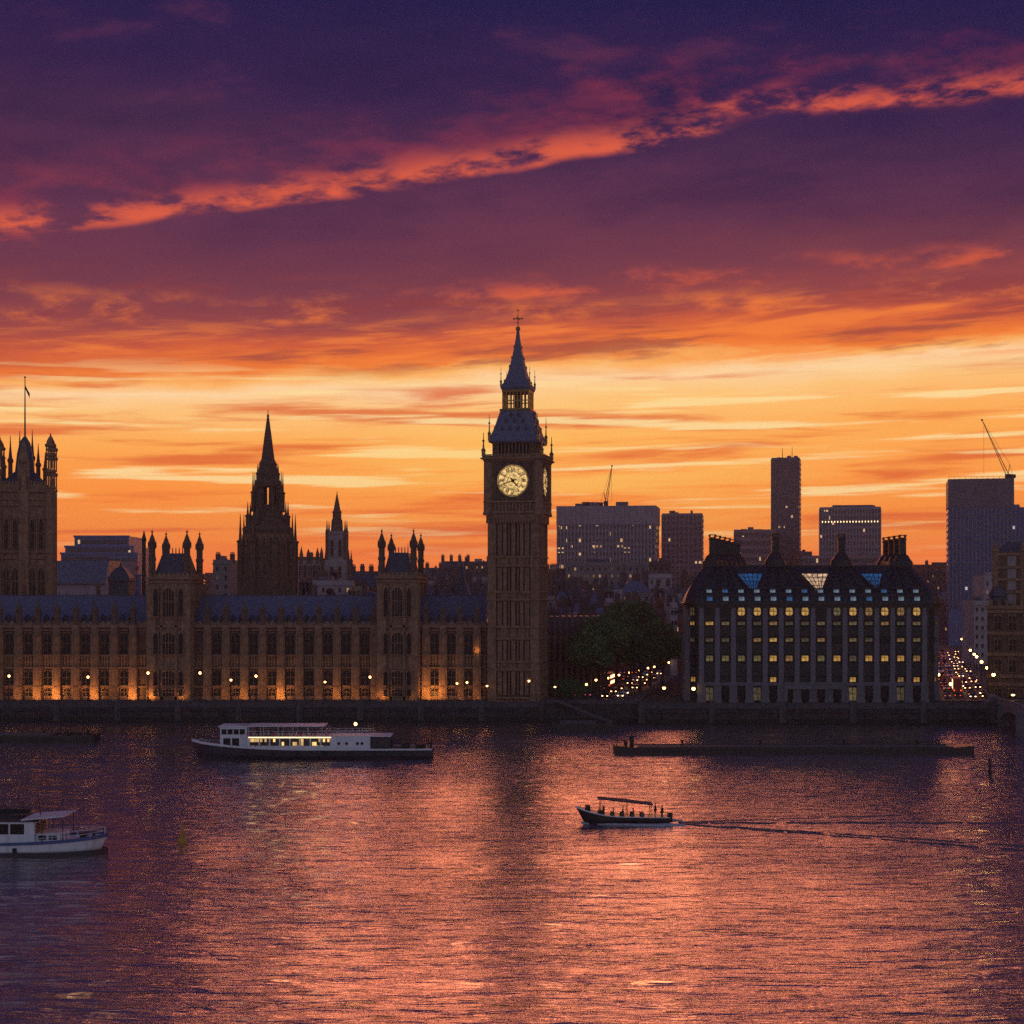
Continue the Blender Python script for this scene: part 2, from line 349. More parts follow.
# ================================================================== RIVER
def river():
    xs = np.concatenate([[-4000, -1500, -700, -350, -220], np.arange(-170, 170.01, .75), [220, 350, 700, 1500, 4000]])
    ys = np.concatenate([[-900, -400, -150, 0, 70], np.arange(96, 403.9, .62), [405.5]])
    XX, YY = np.meshgrid(xs, ys)
    rs = np.random.RandomState(4); ZZ = np.zeros_like(XX)
    patch = .6+.4*np.sin(XX*.021+1.3*np.sin(YY*.013))*np.sin(YY*.017+.8*np.sin(XX*.019))
    for lam, a, n in ((14, .018, 7), (7.5, .015, 9), (4.2, .010, 12), (2.6, .007, 14)):
        for i in range(n):
            th = rs.normal(1.55, .22); k = 2*math.pi/(lam*rs.uniform(.75, 1.35))
            ZZ += a*rs.uniform(.5, 1.3)*np.sin(k*(XX*math.cos(th)+YY*math.sin(th))+rs.uniform(0, 6.28)+.6*np.sin(XX*.05+YY*.031*rs.uniform(.5, 2)))*patch
    # wake of the passing launch: stern trough and two spreading arms towards +X
    sx, sy = X(664, 226.6), 226.6
    dX = np.clip(XX-sx, 0, None); f = np.exp(-dX/95)*(XX > sx)
    for slope, amp, w in () and ((.0, .42, 1.2), (-.56, .40, 1.1), (.34, .16, .8), (-.46, .2, .7)):
        q = (YY-sy-slope*dX)/(w+dX*.008)
        ZZ += amp*f*np.exp(-q*q)*(1+.12*np.sin(XX*.3+YY))
    fade = ((np.abs(XX) < 168) & (YY > 96) & (YY < 403)).astype(float)
    ZZ *= fade
    nx, ny = len(xs), len(ys)
    me = bpy.data.meshes.new('river')
    co = np.stack([XX, YY, ZZ], -1).reshape(-1, 3)
    i, j = np.meshgrid(np.arange(nx-1), np.arange(ny-1)); a = (j*nx+i).ravel()
    fc = np.stack([a, a+1, a+1+nx, a+nx], -1)
    me.vertices.add(len(co)); me.vertices.foreach_set('co', co.ravel().astype(np.float32))
    me.loops.add(fc.size); me.loops.foreach_set('vertex_index', fc.ravel().astype(np.int32))
    me.polygons.add(len(fc)); me.polygons.foreach_set('loop_start', np.arange(0, fc.size, 4, dtype=np.int32))
    me.polygons.foreach_set('use_smooth', np.ones(len(fc), bool)); me.update(calc_edges=True)
    m = bpy.data.materials.new('river_water'); m.use_nodes = True
    t = m.node_tree; b = t.nodes['Principled BSDF']; q = G(t)
    co = t.nodes.new('ShaderNodeTexCoord').outputs['Object']
    b.inputs['Base Color'].default_value = (.52, .40, .41, 1); b.inputs['Metallic'].default_value = .88
    b.inputs['Roughness'].default_value = .045; b.inputs['IOR'].default_value = 1.9
    mp = t.nodes.new('ShaderNodeMapping'); mp.inputs['Scale'].default_value = (.30, 1.3, 1.); t.links.new(co, mp.inputs[0])
    n1 = q.noise(mp.outputs[0], .46, 2., .5, .5); n2 = q.noise(mp.outputs[0], 1.9, 4., .6, .4)
    pt = q.noise(co, .022, 3., .5)
    h = q.mul(q.add(q.mul(n1, 1.5), q.mul(n2, .30)), q.sstep(pt, .3, .7, .6, 1.25))
    bn = t.nodes.new('ShaderNodeBump'); bn.inputs['Strength'].default_value = 1.; bn.inputs['Distance'].default_value = .46
    t.links.new(h, bn.inputs['Height']); t.links.new(bn.outputs[0], b.inputs['Normal'])
    me.materials.append(m)
    o = bpy.data.objects.new('river', me); col.objects.link(o); struct(o)
river()

# ================================================================== GROUND AND ROADS
GZ = 5.0
struct(MB().box(-4000, 4000, 404.65, 2100, -2, GZ).build('ground', 'ground'))
RA = [(20, 404.6), (26.5, 440), (34, 480), (43, 530), (60, 640)]       # street beside the trees (centre line)
RB = [(115, 404.6), (131, 468), (159, 580), (202, 747), (231, 860)]     # bridge street
def ribbon(pts, w0, w1, z, name, m):
    L, Rr = [], []
    for i, p in enumerate(pts):
        a = Vector(pts[max(i-1, 0)]); b = Vector(pts[min(i+1, len(pts)-1)]); t = (b-a).normalized(); n = Vector((t.y, -t.x))
        L.append(Vector(p)+n*w0); Rr.append(Vector(p)+n*w1)
    mb = MB()
    if name == 'pavement':
        mb.loft([[(l.x, l.y, GZ-.05), (r.x, r.y, GZ-.05), (r.x, r.y, z), (l.x, l.y, z)] for l, r in zip(L, Rr)])
    else:
        for i in range(len(pts)-1):
            mb.poly([(L[i].x, L[i].y, z), (Rr[i].x, Rr[i].y, z), (Rr[i+1].x, Rr[i+1].y, z), (L[i+1].x, L[i+1].y, z)])
    return struct(mb.build(name, m))
def along(pts, s, off):
    """point s metres along a street, off metres to its right, and the heading"""
    for a, b in zip(pts, pts[1:]):
        a, b = Vector(a), Vector(b); l = (b-a).length
        if s <= l or b == Vector(pts[-1]):
            t = (b-a).normalized(); p = a+t*s+Vector((t.y, -t.x))*off
            return p.x, p.y, math.atan2(t.y, t.x)
        s -= l
for P_, w in ((RA, 9.5), (RB, 6.2)):
    ribbon(P_, -w, w, GZ+.004, 'road', 'asphalt')
    ribbon(P_, -w-2.4, -w, GZ+.13, 'pavement', 'paving'); ribbon(P_, w, w+2.4, GZ+.13, 'pavement', 'paving')
    for o_ in (-.09,):
        mb = MB(); L = 0
        while L < (200 if P_ is RA else 400):
            x0, y0, a = along(P_, L, 0); x1, y1, _ = along(P_, L+3, 0)
            n = Vector((math.sin(a), -math.cos(a)))*.09
            mb.poly([(x0-n.x, y0-n.y, GZ+.008), (x0+n.x, y0+n.y, GZ+.008), (x1+n.x, y1+n.y, GZ+.008), (x1-n.x, y1-n.y, GZ+.008)]); L += 8
        struct(mb.build('road_marking', 'marking'))

# ================================================================== RIVER WALLS
def river_wall(name, label, x0, x1, y0, ztop, pier, org_y=None):
    t = thing(name, label, 'river wall', ((x0+x1)/2, y0, 0)); o = t.location
    MB().box(x0, x1, y0, y0+5, -1.5, ztop-1.15).build('wall', 'wall_mud', t, o)
    mb = MB().box(x0, x1, y0-.25, y0+.6, ztop-1.45, ztop-1.1); mb.box(x0, x1, y0-.1, y0+.45, ztop-1.1, ztop-.18); mb.box(x0, x1, y0-.22, y0+.57, ztop-.18, ztop)
    mb.build('parapet', 'wall_top', t, o)
    first = None; n = int((x1-x0)//pier)
    pm = MB().box(-.75, .75, -.42, .3, -1.5, ztop-1.2).box(-.62, .62, -.36, .75, ztop-1.2, ztop+.25).box(-.75, .75, -.45, .85, ztop+.25, ztop+.42)
    for i in range(n+1):
        xx = x0+.8+(x1-x0-1.6)*i/n
        if first is None: first = pm.build('pier', 'wall_top', t); first.location = (xx-o.x, 0, 0)
        else: put(first, t, (xx-o.x, 0, 0))
    fp_ = None
    for i in range(n):                                    # timber fender piles and a ladder recess
        for q_ in (.3, .7):
            xx = x0+.8+(x1-x0-1.6)*(i+q_)/n
            if fp_ is None: fp_ = MB().lathe(0, -.28, [(.2, -1.5), (.2, 2.9), (.12, 3.05)], 8).build('fender_pile', 'paint_black', t); fp_.location = (xx-o.x, 0, 0)
            else: put(fp_, t, (xx-o.x, 0, 0))
    mb = MB(); lx = x0+(x1-x0)*.37
    for s_ in (-.25, .25): mb.tube([(lx+s_, y0-.14, -.5), (lx+s_, y0-.14, ztop-1)], .035, 5)
    for i in range(14): mb.tube([(lx-.25, y0-.14, -.2+.3*i), (lx+.25, y0-.14, -.2+.3*i)], .03, 5)
    mb.build('ladder', 'black_iron', t, o)
    mb = MB(); pts = []
    for i in range(int((x1-x0)/1.2)+1): xx = x0+1.2*i; pts.append((xx, y0-.12, 3.0-.35*abs(math.sin(xx*.65))))
    mb.tube(pts, .045, 4); mb.build('chain', 'black_iron', t, o)
    # a ragged tide line of weed and shingle at the foot
    ft = MB(); rr = random.Random(int(x0)); k = int((x1-x0)/2.2); pr = []
    for i in range(k+1):
        pr.append([(x0+(x1-x0)*i/k, y0-.1, .9+rr.uniform(-.25, .35)), (x0+(x1-x0)*i/k, y0-.35-rr.uniform(0, .2), .35), (x0+(x1-x0)*i/k, y0-1.3-rr.uniform(0, .9), -.3), (x0+(x1-x0)*i/k, y0+.2, -.4)])
    ft.loft(pr); ft.build('foreshore', 'wall_mud', t, o)
    return t
river_wall('terrace_wall', 'long dark granite river wall below the gothic palace terrace', -175, 8.4, 399.4, 5.15, 14.5)
river_wall('embankment_wall', 'dark granite embankment wall in front of the tall-chimneyed office block', 31, 119, 392.5, 5.35, 17.5)
struct(MB().box(31.2, 121, 397.4, 404.65, 2, 4.4).build('embankment_walk', 'paving'))
struct(MB().box(-175, 8.4, 404.39, 404.65, 2, 4.97).build('terrace', 'paving'))
# quay with steps between the two walls
q = thing('quay_wall', 'stepped stone landing with sloping gangway beside the moored barge', 'quay', (20, 396, 0)); o = q.location
MB().box(8.4, 31, 396, 404.65, -1.5, 4.85).build('wall', 'wall_mud', q, o)
MB().box(8.4, 31, 395.7, 396.4, 4.85, 5.7).build('parapet', 'wall_top', q, o)
mb = MB()
for i in range(16): mb.box(9.5+i*.62, 20-.001*i, 394.3, 395.99, -1.2, 4.6-i*.28)if False else mb.box(9.5+i*.62, 9.5+(i+1)*.62, 395.1, 395.995, -1.3, 4.7-i*.28)
mb.build('steps', 'wall_mud', q, o)
g1 = thing('gangway', 'sloping iron gangway leading down from the quay to the barge', 'gangway', (20, 392, 0)); o = g1.location
a, b = Vector((11, 395, 5.9)), Vector((23, 380, 2.0)); n = (b-a).cross(Vector((0, 0, 1))).normalized()*.8
MB().loft([[a+n, a-n, a-n-Vector((0, 0, .2)), a+n-Vector((0, 0, .2))], [b+n, b-n, b-n-Vector((0, 0, .2)), b+n-Vector((0, 0, .2))]]).build('walkway', 'deck', g1, o)
for s in (-1, 1):
    mb = MB().tube([a+n*s+Vector((0, 0, 1)), b+n*s+Vector((0, 0, 1))], .06).tube([a+n*s+Vector((0, 0, .5)), b+n*s+Vector((0, 0, .5))], .04)
    for i in range(9):
        p = a.lerp(b, i/8)+n*s; mb.tube([p, p+Vector((0, 0, 1))], .04)
    mb.build('handrail', 'black_iron', g1, o)

# ================================================================== PALACE
YF = 408.0
pal = thing('gothic_palace', 'long honey stone gothic palace with two turreted pavilions along the river', 'palace', (X(230, YF), YF, GZ)); PO = Vector(pal.location)
def pz(py): return Z(py, YF)
xa, xb = X(-22, YF), X(486, YF)
PAV = [(148, 190), (378, 417)]                            # pavilion fronts, in the photograph's columns
runs = [(-22, 148), (190, 378), (417, 486)]
YW = YF+.8
# core wall between pavilions, a base, string courses and the parapet
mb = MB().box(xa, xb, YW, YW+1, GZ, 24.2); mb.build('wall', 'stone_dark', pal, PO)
zs = [(GZ, 5.9, .55), (8.05, 8.55, .5), (12.9, 13.35, .5), (16.05, 16.45, .45), (22.6, 22.95, .4), (23.4, 24.1, .75)]
for r0, r1 in runs:
    x0, x1 = X(r0, YF)-.0, X(r1, YF)
    mb = MB()
    for z0, z1, pr in zs: mb.box(x0, x1, YW-pr, YW+.01, z0, z1)
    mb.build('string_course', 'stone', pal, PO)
    mb = MB()                                             # carved panel frieze between the storeys
    k = int((x1-x0)/.72)
    for i in range(k):
        xx = x0+(x1-x0)*(i+.5)/k; mb.box(xx-.2, xx+.2, YW-.28, YW+.01, 13.35, 16.05)
    mb.box(x0, x1, YW-.16, YW+.012, 14.55, 14.85); mb.build('carved_frieze', 'stone', pal, PO)
    mb = MB(); k = int((x1-x0)/1.5)                       # pierced parapet
    for i in range(k):
        xx = x0+(x1-x0)*(i+.5)/k; mb.box(xx-.45, xx+.45, YW-.5, YW-.1, 24.1, 25.0)
    mb.box(x0, x1, YW-.55, YW-.05, 24.1, 24.5); mb.build('parapet', 'stone', pal, PO)
    # slate roof with a ridge
    MB().prism_yz([(YW+.4, 24.0), (YW+9.4, 31.4), (YW+11.4, 31.4), (YW+20, 24.0)], x0, x1).build('roof', 'slate', pal, PO)
    mb = MB()
    k = int((x1-x0)/.9)
    for i in range(k):
        xx = x0+(x1-x0)*(i+.5)/k; h = .55+.25*(i % 2)
        mb.box(xx-.09, xx+.09, YW+10.3, YW+10.5, 31.38, 31.4+h)
    mb.box(x0, x1, YW+10.34, YW+10.46, 31.39, 31.65); mb.build('ridge_cresting', 'slate_dark', pal, PO)
def tracery(w, h, n=2, transom=True, d=.3):
    """stone mullions and a pointed head round a window w wide and h high"""
    mb = MB(); mb.box(-w/2-.16, -w/2, -d, .1, 0, h); mb.box(w/2, w/2+.16, -d, .1, 0, h)
    for i in range(1, n): mb.box(-w/2+w*i/n-.08, -w/2+w*i/n+.08, -d*.7, .08, .001, h)
    if transom: mb.box(-w/2, w/2, -d*.6, .07, h*.5-.09, h*.5+.09)
    pts = [(-w/2, h), (-w/2, h*.80)]+[(-w/2+w*(i/8), h*.80+h*.15*math.sin(math.pi*i/8)) for i in range(1, 8)]+[(w/2, h*.80), (w/2, h)]
    mb.prism_xz(pts, -d*.8, .06); mb.box(-w/2-.16, w/2+.16, -d-.1, .1, -.16, 0)
    return mb
def window(parent, w, h, loc, n=2, stone='stone', pane='glass', transom=True, rz=0.):
    f = tracery(w, h, n, transom).build('window', stone, parent); f.location = loc; f.rotation_euler = (0, 0, rz)
    MB().box(-w/2, w/2, .02, .05, 0, h*.96).build('pane', pane, f)
    return f
def rel(p): return (p[0]-PO.x, p[1]-PO.y, p[2]-PO.z)
wlow = wup = wgr = butt = dorm = None
bays = [18.5+19.1*i for i in range(-2, 7)]+[207.5, 226, 244.5, 262.5, 281, 299.5, 318.5, 337, 355.5, 374]+[426, 443, 460, 477]
def buttress_mb():
    mb = MB().box(-1.15, 1.15, -.75, .8, 0, .9).box(-1.02, 1.02, -.6, .8, .9, 8.3).box(-.98, .98, -.5, .8, 8.3, 16.5).box(-.9, .9, -.4, .8, 16.5, 19.1)
    for z in (3.2, 8.1, 11.3, 16.3): mb.box(-1.12, 1.12, -.72, .5, z, z+.26)
    for s in (-.55, .55): mb.box(s-.11, s+.11, -.68, -.3, 1.2, 15.9)
    return mb
def pinnacle_mb(s=1.):
    mb = MB().sq(0, 0, [(.62*s, 0), (.62*s, 3.2*s), (.8*s, 3.3*s), (.8*s, 3.6*s), (.55*s, 3.7*s), (.40*s, 5.0*s), (.08*s, 6.9*s), (.2*s, 7.0*s), (.2*s, 7.2*s), (.02*s, 7.5*s)])
    for a in range(4): mb.add(MB().sq(0, 0, [(.16*s, 0), (.16*s, .7*s), (.01, 1.3*s)]), Matrix.Translation((.62*s*(1 if a % 2 else -1), .62*s*(1 if a > 1 else -1), 3.6*s)))
    return mb
pin = None
for px in bays:
    xx = X(px, YF)
    if butt is None:
        butt = buttress_mb().build('buttress', 'stone', pal); pn = pinnacle_mb(.9).build('pinnacle', 'stone_dark', butt); pn.location = (0, .25, 19.1)
        butt.location = rel((xx, YF, GZ))
    else: put(butt, pal, rel((xx, YF, GZ)))
mids = [(a+b)/2 for a, b in zip(bays, bays[1:]) if b-a < 30 and not any(p0-6 < (a+b)/2 < p1+10 for p0, p1 in PAV)]
for i, px in enumerate(mids):
    xx = X(px, YF)
    if wlow is None:
        wlow = window(pal, 2.0, 3.9, rel((xx, YW-.05, 8.75)), 2, 'stone_dark'); wup = window(pal, 2.0, 5.7, rel((xx, YW-.05, 16.6)), 2, 'stone_dark'); wgr = window(pal, 1.7, 2.0, rel((xx, YW-.05, 5.95)), 2)
        dorm = MB().prism_xz([(-.55, 0), (.55, 0), (.55, 1.0), (0, 1.75), (-.55, 1.0)], -.3, 1.6).build('dormer', 'slate_dark', pal)
        MB().box(-.3, .3, -.34, -.31, .15, .95).build('pane', 'glass', dorm); dorm.location = rel((xx-1., YW+1.5, 24.95))
    else:
        put(wlow, pal, rel((xx, YW-.05, 8.75))); put(wup, pal, rel((xx, YW-.05, 16.6))); put(wgr, pal, rel((xx, YW-.05, 5.95))); put(dorm, pal, rel((xx-1., YW+1.5, 24.95)))
    put(dorm, pal, rel((xx+1., YW+1.5, 24.95)))
    if i % 4 == 1:
        c = MB().box(-.5, .5, -.35, .35, 0, 3.2).box(-.6, .6, -.45, .45, 3.2, 3.5)
        for s in (-.25, .25): c.lathe(s, 0, [(.16, 3.5), (.13, 4.2)], 8)
        c = c.build('chimney', 'stone_dark', pal); c.location = rel((xx, YW+12, 30.6))
# ---- turreted pavilions
def turret_mb(h, r, big=True):
    mb = MB().lathe(0, 0, [(r, 0), (r, h*.45), (r*1.2, h*.46), (r*1.2, h*.50), (r*.95, h*.51), (r*.95, h*.66), (r*1.25, h*.67), (r*1.25, h*.70), (r*1.02, h*.73), (r*1.0, h*.78), (r*.62, h*.85), (r*.24, h*.905), (r*.16, h*.93), (r*.34, h*.94), (r*.3, h*.955), (r*.07, h*.965), (r*.05, h)], 8)
    for j in range(8):
        a = math.pi/8+2*math.pi*j/8; mb.add(MB().sq(0, 0, [(.12, 0), (.12, h*.05), (.01, h*.1)]), Matrix.Translation((r*1.15*math.cos(a), r*1.15*math.sin(a), h*.69)))
    return mb
def pavilion(p0, p1, ztop, dep=18.):
    x0, x1 = X(p0, YF-2), X(p1, YF-2); y0 = YF-2; y1 = y0+dep; w = x1-x0
    p = MB().box(x0, x1, y0, y1, GZ, ztop).build('pavilion', 'stone', pal, PO)
    mb = MB()
    for z0, z1, pr in ((GZ, 6, .5), (8.05, 8.5, .35), (12.9, 13.3, .35), (16.1, 16.5, .35), (23.5, 24.1, .5), (25.6, 26., .35), (ztop-1.4, ztop-.9, .35), (ztop-.5, ztop+.05, .7)):
        mb.box(x0-pr, x1+pr, y0-pr, y1+pr, z0, z1)
    for i in range(9):
        xx = x0+w*(i+.5)/9; mb.box(xx-.35, xx+.35, y0-.4, y0-.05, ztop, ztop+1.1)
    for i in range(14):
        yy = y0+dep*(i+.5)/14; mb.box(x1+.05, x1+.4, yy-.35, yy+.35, ztop, ztop+1.1)
    mb.box(x0, x1, y0-.38, y0-.1, ztop+.01, ztop+.5)
    mb.build('string_course', 'stone', p, (0, 0, 0)); p.children[0].location = (-PO.x, -PO.y, -PO.z)
    mb = MB()
    for xx in (x0+.9, x1-.9): mb.box(xx-1.15, xx+1.15, y0-.75, y0, GZ, ztop-1.6)
    for xx in (x0+w*.33, x0+w*.67): mb.box(xx-.3, xx+.3, y0-.5, y0, GZ, ztop-1.6)
    for yy in (y0+1.1, y0+dep/2, y1-1.1): mb.box(x1, x1+.7, yy-1, yy+1, GZ, ztop-1.6)
    o = mb.build('buttress', 'stone', p); o.location = (-PO.x, -PO.y, -PO.z)
    for z0, h, ww in ((6.1, 1.9, w*.27), (8.8, 3.9, w*.29), (16.7, 5.8, w*.29), (26.3, ztop-28.6, w*.26)):
        o = window(p, ww, h, (0, 0, 0), 4); o.location = (x0+w/2-PO.x, y0-.32-PO.y, z0-PO.z)
        for sd_ in (.17, .83):
            o = window(p, w*.11, h, (0, 0, 0), 1, transom=False); o.location = (x0+w*sd_+(.35 if sd_ < .5 else -.35)-PO.x, y0-.78-PO.y, z0-PO.z)
    for yy in (y0+5, y0+13):
        for z0, h in ((26.3, ztop-28.6), (16.7, 5.8), (8.8, 3.9)):
            o = window(p, 2.6, h, (0, 0, 0), 2, rz=R(90)); o.location = (x1+.3-PO.x, yy-PO.y, z0-PO.z)
    # steep iron roof, crested
    rt = MB().loft([[(x0+1, y0+1, ztop-.3), (x1-1, y0+1, ztop-.3), (x1-1, y1-1, ztop-.3), (x0+1, y1-1, ztop-.3)],
                    [(x0+w*.26, y0+4.2, ztop+6.2), (x1-w*.26, y0+4.2, ztop+6.2), (x1-w*.26, y1-4.2, ztop+6.2), (x0+w*.26, y1-4.2, ztop+6.2)]])
    for i in range(7):
        xx = x0+w*.26+w*.48*i/6; rt.sq(xx, y0+4.3, [(.13, ztop+6.2), (.10, ztop+7.3), (.02, ztop+(8.6 if i in (0, 6) else 7.8))])
    o = rt.build('roof', 'slate_dark', p); o.location = (-PO.x, -PO.y, -PO.z)
    tm = turret_mb(15.0, .86).build('turret', 'stone_dark', p); tm.location = (x0+.9-PO.x, y0+.7-PO.y, ztop-2.6-PO.z)
    for xx, yy, s in ((x1-.9, y0+.7, 1.), (x0+.9, y1-.9, 1.), (x1-.9, y1-.9, 1.)):
        o = put(tm, p, (xx-PO.x, yy-PO.y, ztop-2.6-PO.z))
    return p
pavilion(*PAV[0], 36.2); pavilion(*PAV[1], 36.4, 34.)
# slate spirelet in the court behind the palace
t = thing('slate_spirelet', 'small dark slate spirelet rising behind the palace roof next to the clock tower', 'spire', (X(462, 446), 446, GZ))
MB().sq(0, 0, [(2.4, 0), (2.4, 24.5), (2.9, 24.8), (2.9, 25.4), (1.9, 27), (.9, 30.6), (.12, 35.4), (.05, 37)]).build('spire', 'slate_dark', t)
MB().sq(0, 0, [(3., 0), (3., 21), (3.2, 21.2), (3.2, 22)]).build('base', 'stone_dark', t)

# ---- the range behind the clock tower, its shade put into the darker stone, with a comb of pinnacles
YG = 428
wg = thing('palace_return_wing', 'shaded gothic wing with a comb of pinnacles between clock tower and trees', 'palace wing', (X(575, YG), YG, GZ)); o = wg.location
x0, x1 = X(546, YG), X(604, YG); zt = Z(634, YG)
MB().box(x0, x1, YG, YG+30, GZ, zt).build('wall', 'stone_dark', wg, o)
mb = MB()
for z in (8.3, 13, zt-1): mb.box(x0-.2, x1+.2, YG-.35, YG, z, z+.5)
mb.build('string_course', 'stone_dark', wg, o)
first = None
for i in range(10):
    xx = x0+.7+(x1-x0-1.4)*i/9
    if first is None:
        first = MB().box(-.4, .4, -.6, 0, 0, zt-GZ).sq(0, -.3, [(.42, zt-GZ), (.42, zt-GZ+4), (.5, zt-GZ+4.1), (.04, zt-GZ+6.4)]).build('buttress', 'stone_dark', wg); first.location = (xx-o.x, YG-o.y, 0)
    else: put(first, wg, (xx-o.x, YG-o.y, 0))
MB().prism_yz([(YG+.5, zt-.1), (YG+5, zt+4.6), (YG+24, zt+4.6), (YG+29, zt-.1)], x0, x1).build('roof', 'slate_dark', wg, o)
fw = None
for i in range(9):
    xx = x0+.7+(x1-x0-1.4)*(i+.5)/9
    for z, h in ((8.9, 3.8), (13.8, 5.4)):
        f = window(wg, .85, h, (xx-o.x, YG-.02-o.y, z-GZ), 1, 'stone_dark', transom=True) if fw is None or z == 13.8 and i == 0 else put(fw if z < 10 else fw2, wg, (xx-o.x, YG-.02-o.y, z-GZ))
        if i == 0:
            if z < 10: fw = f
            else: fw2 = f

# ================================================================== CLOCK TOWER
YC = 409.5
ct = thing('clock_tower', 'tall gothic clock tower with glowing round dial, slate spire and gilded cross', 'clock tower', (X(518, YC), YC, GZ), R(-11))
def cz(py): return Z(py, 403 if py > 440 else (405 if py > 396 else 408.5))-GZ
def four(mb, name, m, parent=ct, kids_=None):
    """one part per side of the tower"""
    o = mb.build(name, m, parent); out = [o]
    if kids_: kids_(o)
    for i in range(1, 4): c = copy_tree(o, parent); c.rotation_euler = (0, 0, i*math.pi/2); out.append(c)
    return out
hw = 6.45
bands = [(cz(703), cz(697)), (cz(671), cz(661)), (cz(640), cz(626)), (cz(601), cz(591)), (cz(567), cz(556))]
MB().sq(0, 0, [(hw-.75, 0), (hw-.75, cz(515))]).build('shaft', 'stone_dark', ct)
mb = MB()
for a in range(4):
    sx, sy = (1 if a % 2 else -1), (1 if a > 1 else -1)
    mb.sq(sx*(hw-.95), sy*(hw-.95), [(1.25, 0), (1.25, 2.), (1.12, 2.2), (1.0, cz(515))])
    for dx_, dy_ in ((-.75, 1), (.0, 1), (.75, 1)):
        mb.box(sx*(hw-.95)+dx_*.9-.1, sx*(hw-.95)+dx_*.9+.1, sy*(hw-.95)+sy*1.0-.12, sy*(hw-.95)+sy*1.0+.12, 2, cz(517))
        mb.box(sx*(hw-.95)+sx*1.0-.12, sx*(hw-.95)+sx*1.0+.12, sy*(hw-.95)+dx_*.9-.1, sy*(hw-.95)+dx_*.9+.1, 2, cz(517))
mb.build('corner_buttress', 'stone', ct)
def shaft_side():
    mb = MB(); zt = cz(515)
    for xx, w in ((-2.15, .42), (2.15, .42), (0, .5)): mb.box(xx-w, xx+w, -hw+.1, -hw+.8, 1.5, zt)
    for xx in (-3.9, -3.1, -1.15, 1.15, 3.1, 3.9): mb.box(xx-.15, xx+.15, -hw+.2, -hw+.8, 1.5, zt)
    for xx in (-3.5, 3.5): mb.box(xx-.5, xx+.5, -hw+.35, -hw+.78, 1.5, zt)
    return mb
four(shaft_side(), 'panelled_side', 'stone')
mb = MB()
for z0, z1 in bands:
    mb.sq(0, 0, [(hw+.12, z0), (hw+.32, z0+.15), (hw+.32, z0+.4), (hw+.12, z0+.55)]); mb.sq(0, 0, [(hw+.12, z1-.55), (hw+.32, z1-.4), (hw+.32, z1-.15), (hw+.12, z1)])
    mb.sq(0, 0, [(hw-.45, z0+.5), (hw-.45, z1-.5)])
    for sd_ in range(4):
        rot = Matrix.Rotation(sd_*math.pi/2, 4, 'Z')
        for i in range(12):
            xx = -hw+.55+(2*hw-1.1)*i/11; mb.add(MB().box(xx-.16, xx+.16, -hw-.08, -hw+.5, z0+.5, z1-.5), rot)
mb.build('carved_band', 'stone', ct)
slit = None
lv = [(bands[i][1]+.6, bands[i+1][0]-.5) for i in range(4)]+[(bands[4][1]+.6, cz(524))]
for z0, z1 in lv:
    for sd_ in (0, 1, 3):
        for xx in (-2.85, -1.65, -.8, .8, 1.65, 2.85):
            if slit is None or abs(slit['h']-(z1-z0)) > .05:
                slit = MB().box(-.2, .2, -.03, .03, 0, z1-z0-.8).prism_xz([(-.2, z1-z0-.8), (.2, z1-z0-.8), (0, z1-z0-.2)], -.03, .03).build('slit_window', 'glass', ct); slit['h'] = z1-z0; s_ = slit
            else: s_ = put(slit, ct, (0, 0, 0))
            p = Matrix.Rotation(sd_*math.pi/2, 4, 'Z') @ Vector((xx, -hw+.68, z0)); s_.location = p; s_.rotation_euler = (0, 0, sd_*math.pi/2)
# corbelled clock stage
h2 = 7.2
zc0, zc1 = cz(513), cz(460)
mb = MB().sq(0, 0, [(hw-.3, cz(523)), (hw+.3, cz(521)), (hw+.3, cz(519)), (h2-.2, zc0-.2), (h2+.25, zc0), (h2+.25, zc0+.5), (h2-.6, zc0+.7), (h2-.6, cz(503)), (h2+.1, cz(502.5)), (h2+.1, cz(500.5)), (h2-.55, cz(500)), (h2-.55, zc1)])
for sd_ in range(4):
    rot = Matrix.Rotation(sd_*math.pi/2, 4, 'Z')
    for i in range(11):
        xx = -4.4+8.8*i/10; mb.add(MB().box(xx-.22, xx+.22, -h2+.05, -h2+.7, zc0+.6, cz(503)), rot)
    for i in range(18):
        xx = -6.2+12.4*i/17; mb.add(MB().box(xx-.2, xx+.2, -hw-.55, -hw+.3, cz(523), cz(517)), rot)
mb.build('clock_stage', 'stone', ct)
mb = MB()
for a in range(4):
    sx, sy = (1 if a % 2 else -1), (1 if a > 1 else -1)
    mb.lathe(sx*(h2-.75), sy*(h2-.75), [(1.25, zc0-.5), (1.4, zc0), (1.15, zc0+.4), (1.15, cz(503)), (1.3, cz(502)), (1.12, cz(500)), (1.12, zc1+.2), (1.5, zc1+.6), (1.5, zc1+1.2)], 8)
mb.build('corner_shaft', 'stone', ct)
mb = MB().sq(0, 0, [(h2-.2, zc1-.5), (h2+.35, zc1-.2), (h2+.35, zc1+.02), (h2+.95, zc1+.3), (h2+.95, zc1+.62), (h2-1.2, zc1+.63)])
for sd_ in range(4):
    rot = Matrix.Rotation(sd_*math.pi/2, 4, 'Z')
    for i in range(22): mb.add(MB().box(-6.9+13.8*i/21-.12, -6.9+13.8*i/21+.12, -h2-.7, -h2-.4, zc1+.6, zc1+1.25), rot)
    mb.add(MB().box(-7.2, 7.2, -h2-.72, -h2-.38, zc1+1.25, zc1+1.45), rot)
mb.build('cornice', 'stone', ct)
cc = cz(480.7)
RD = 3.95
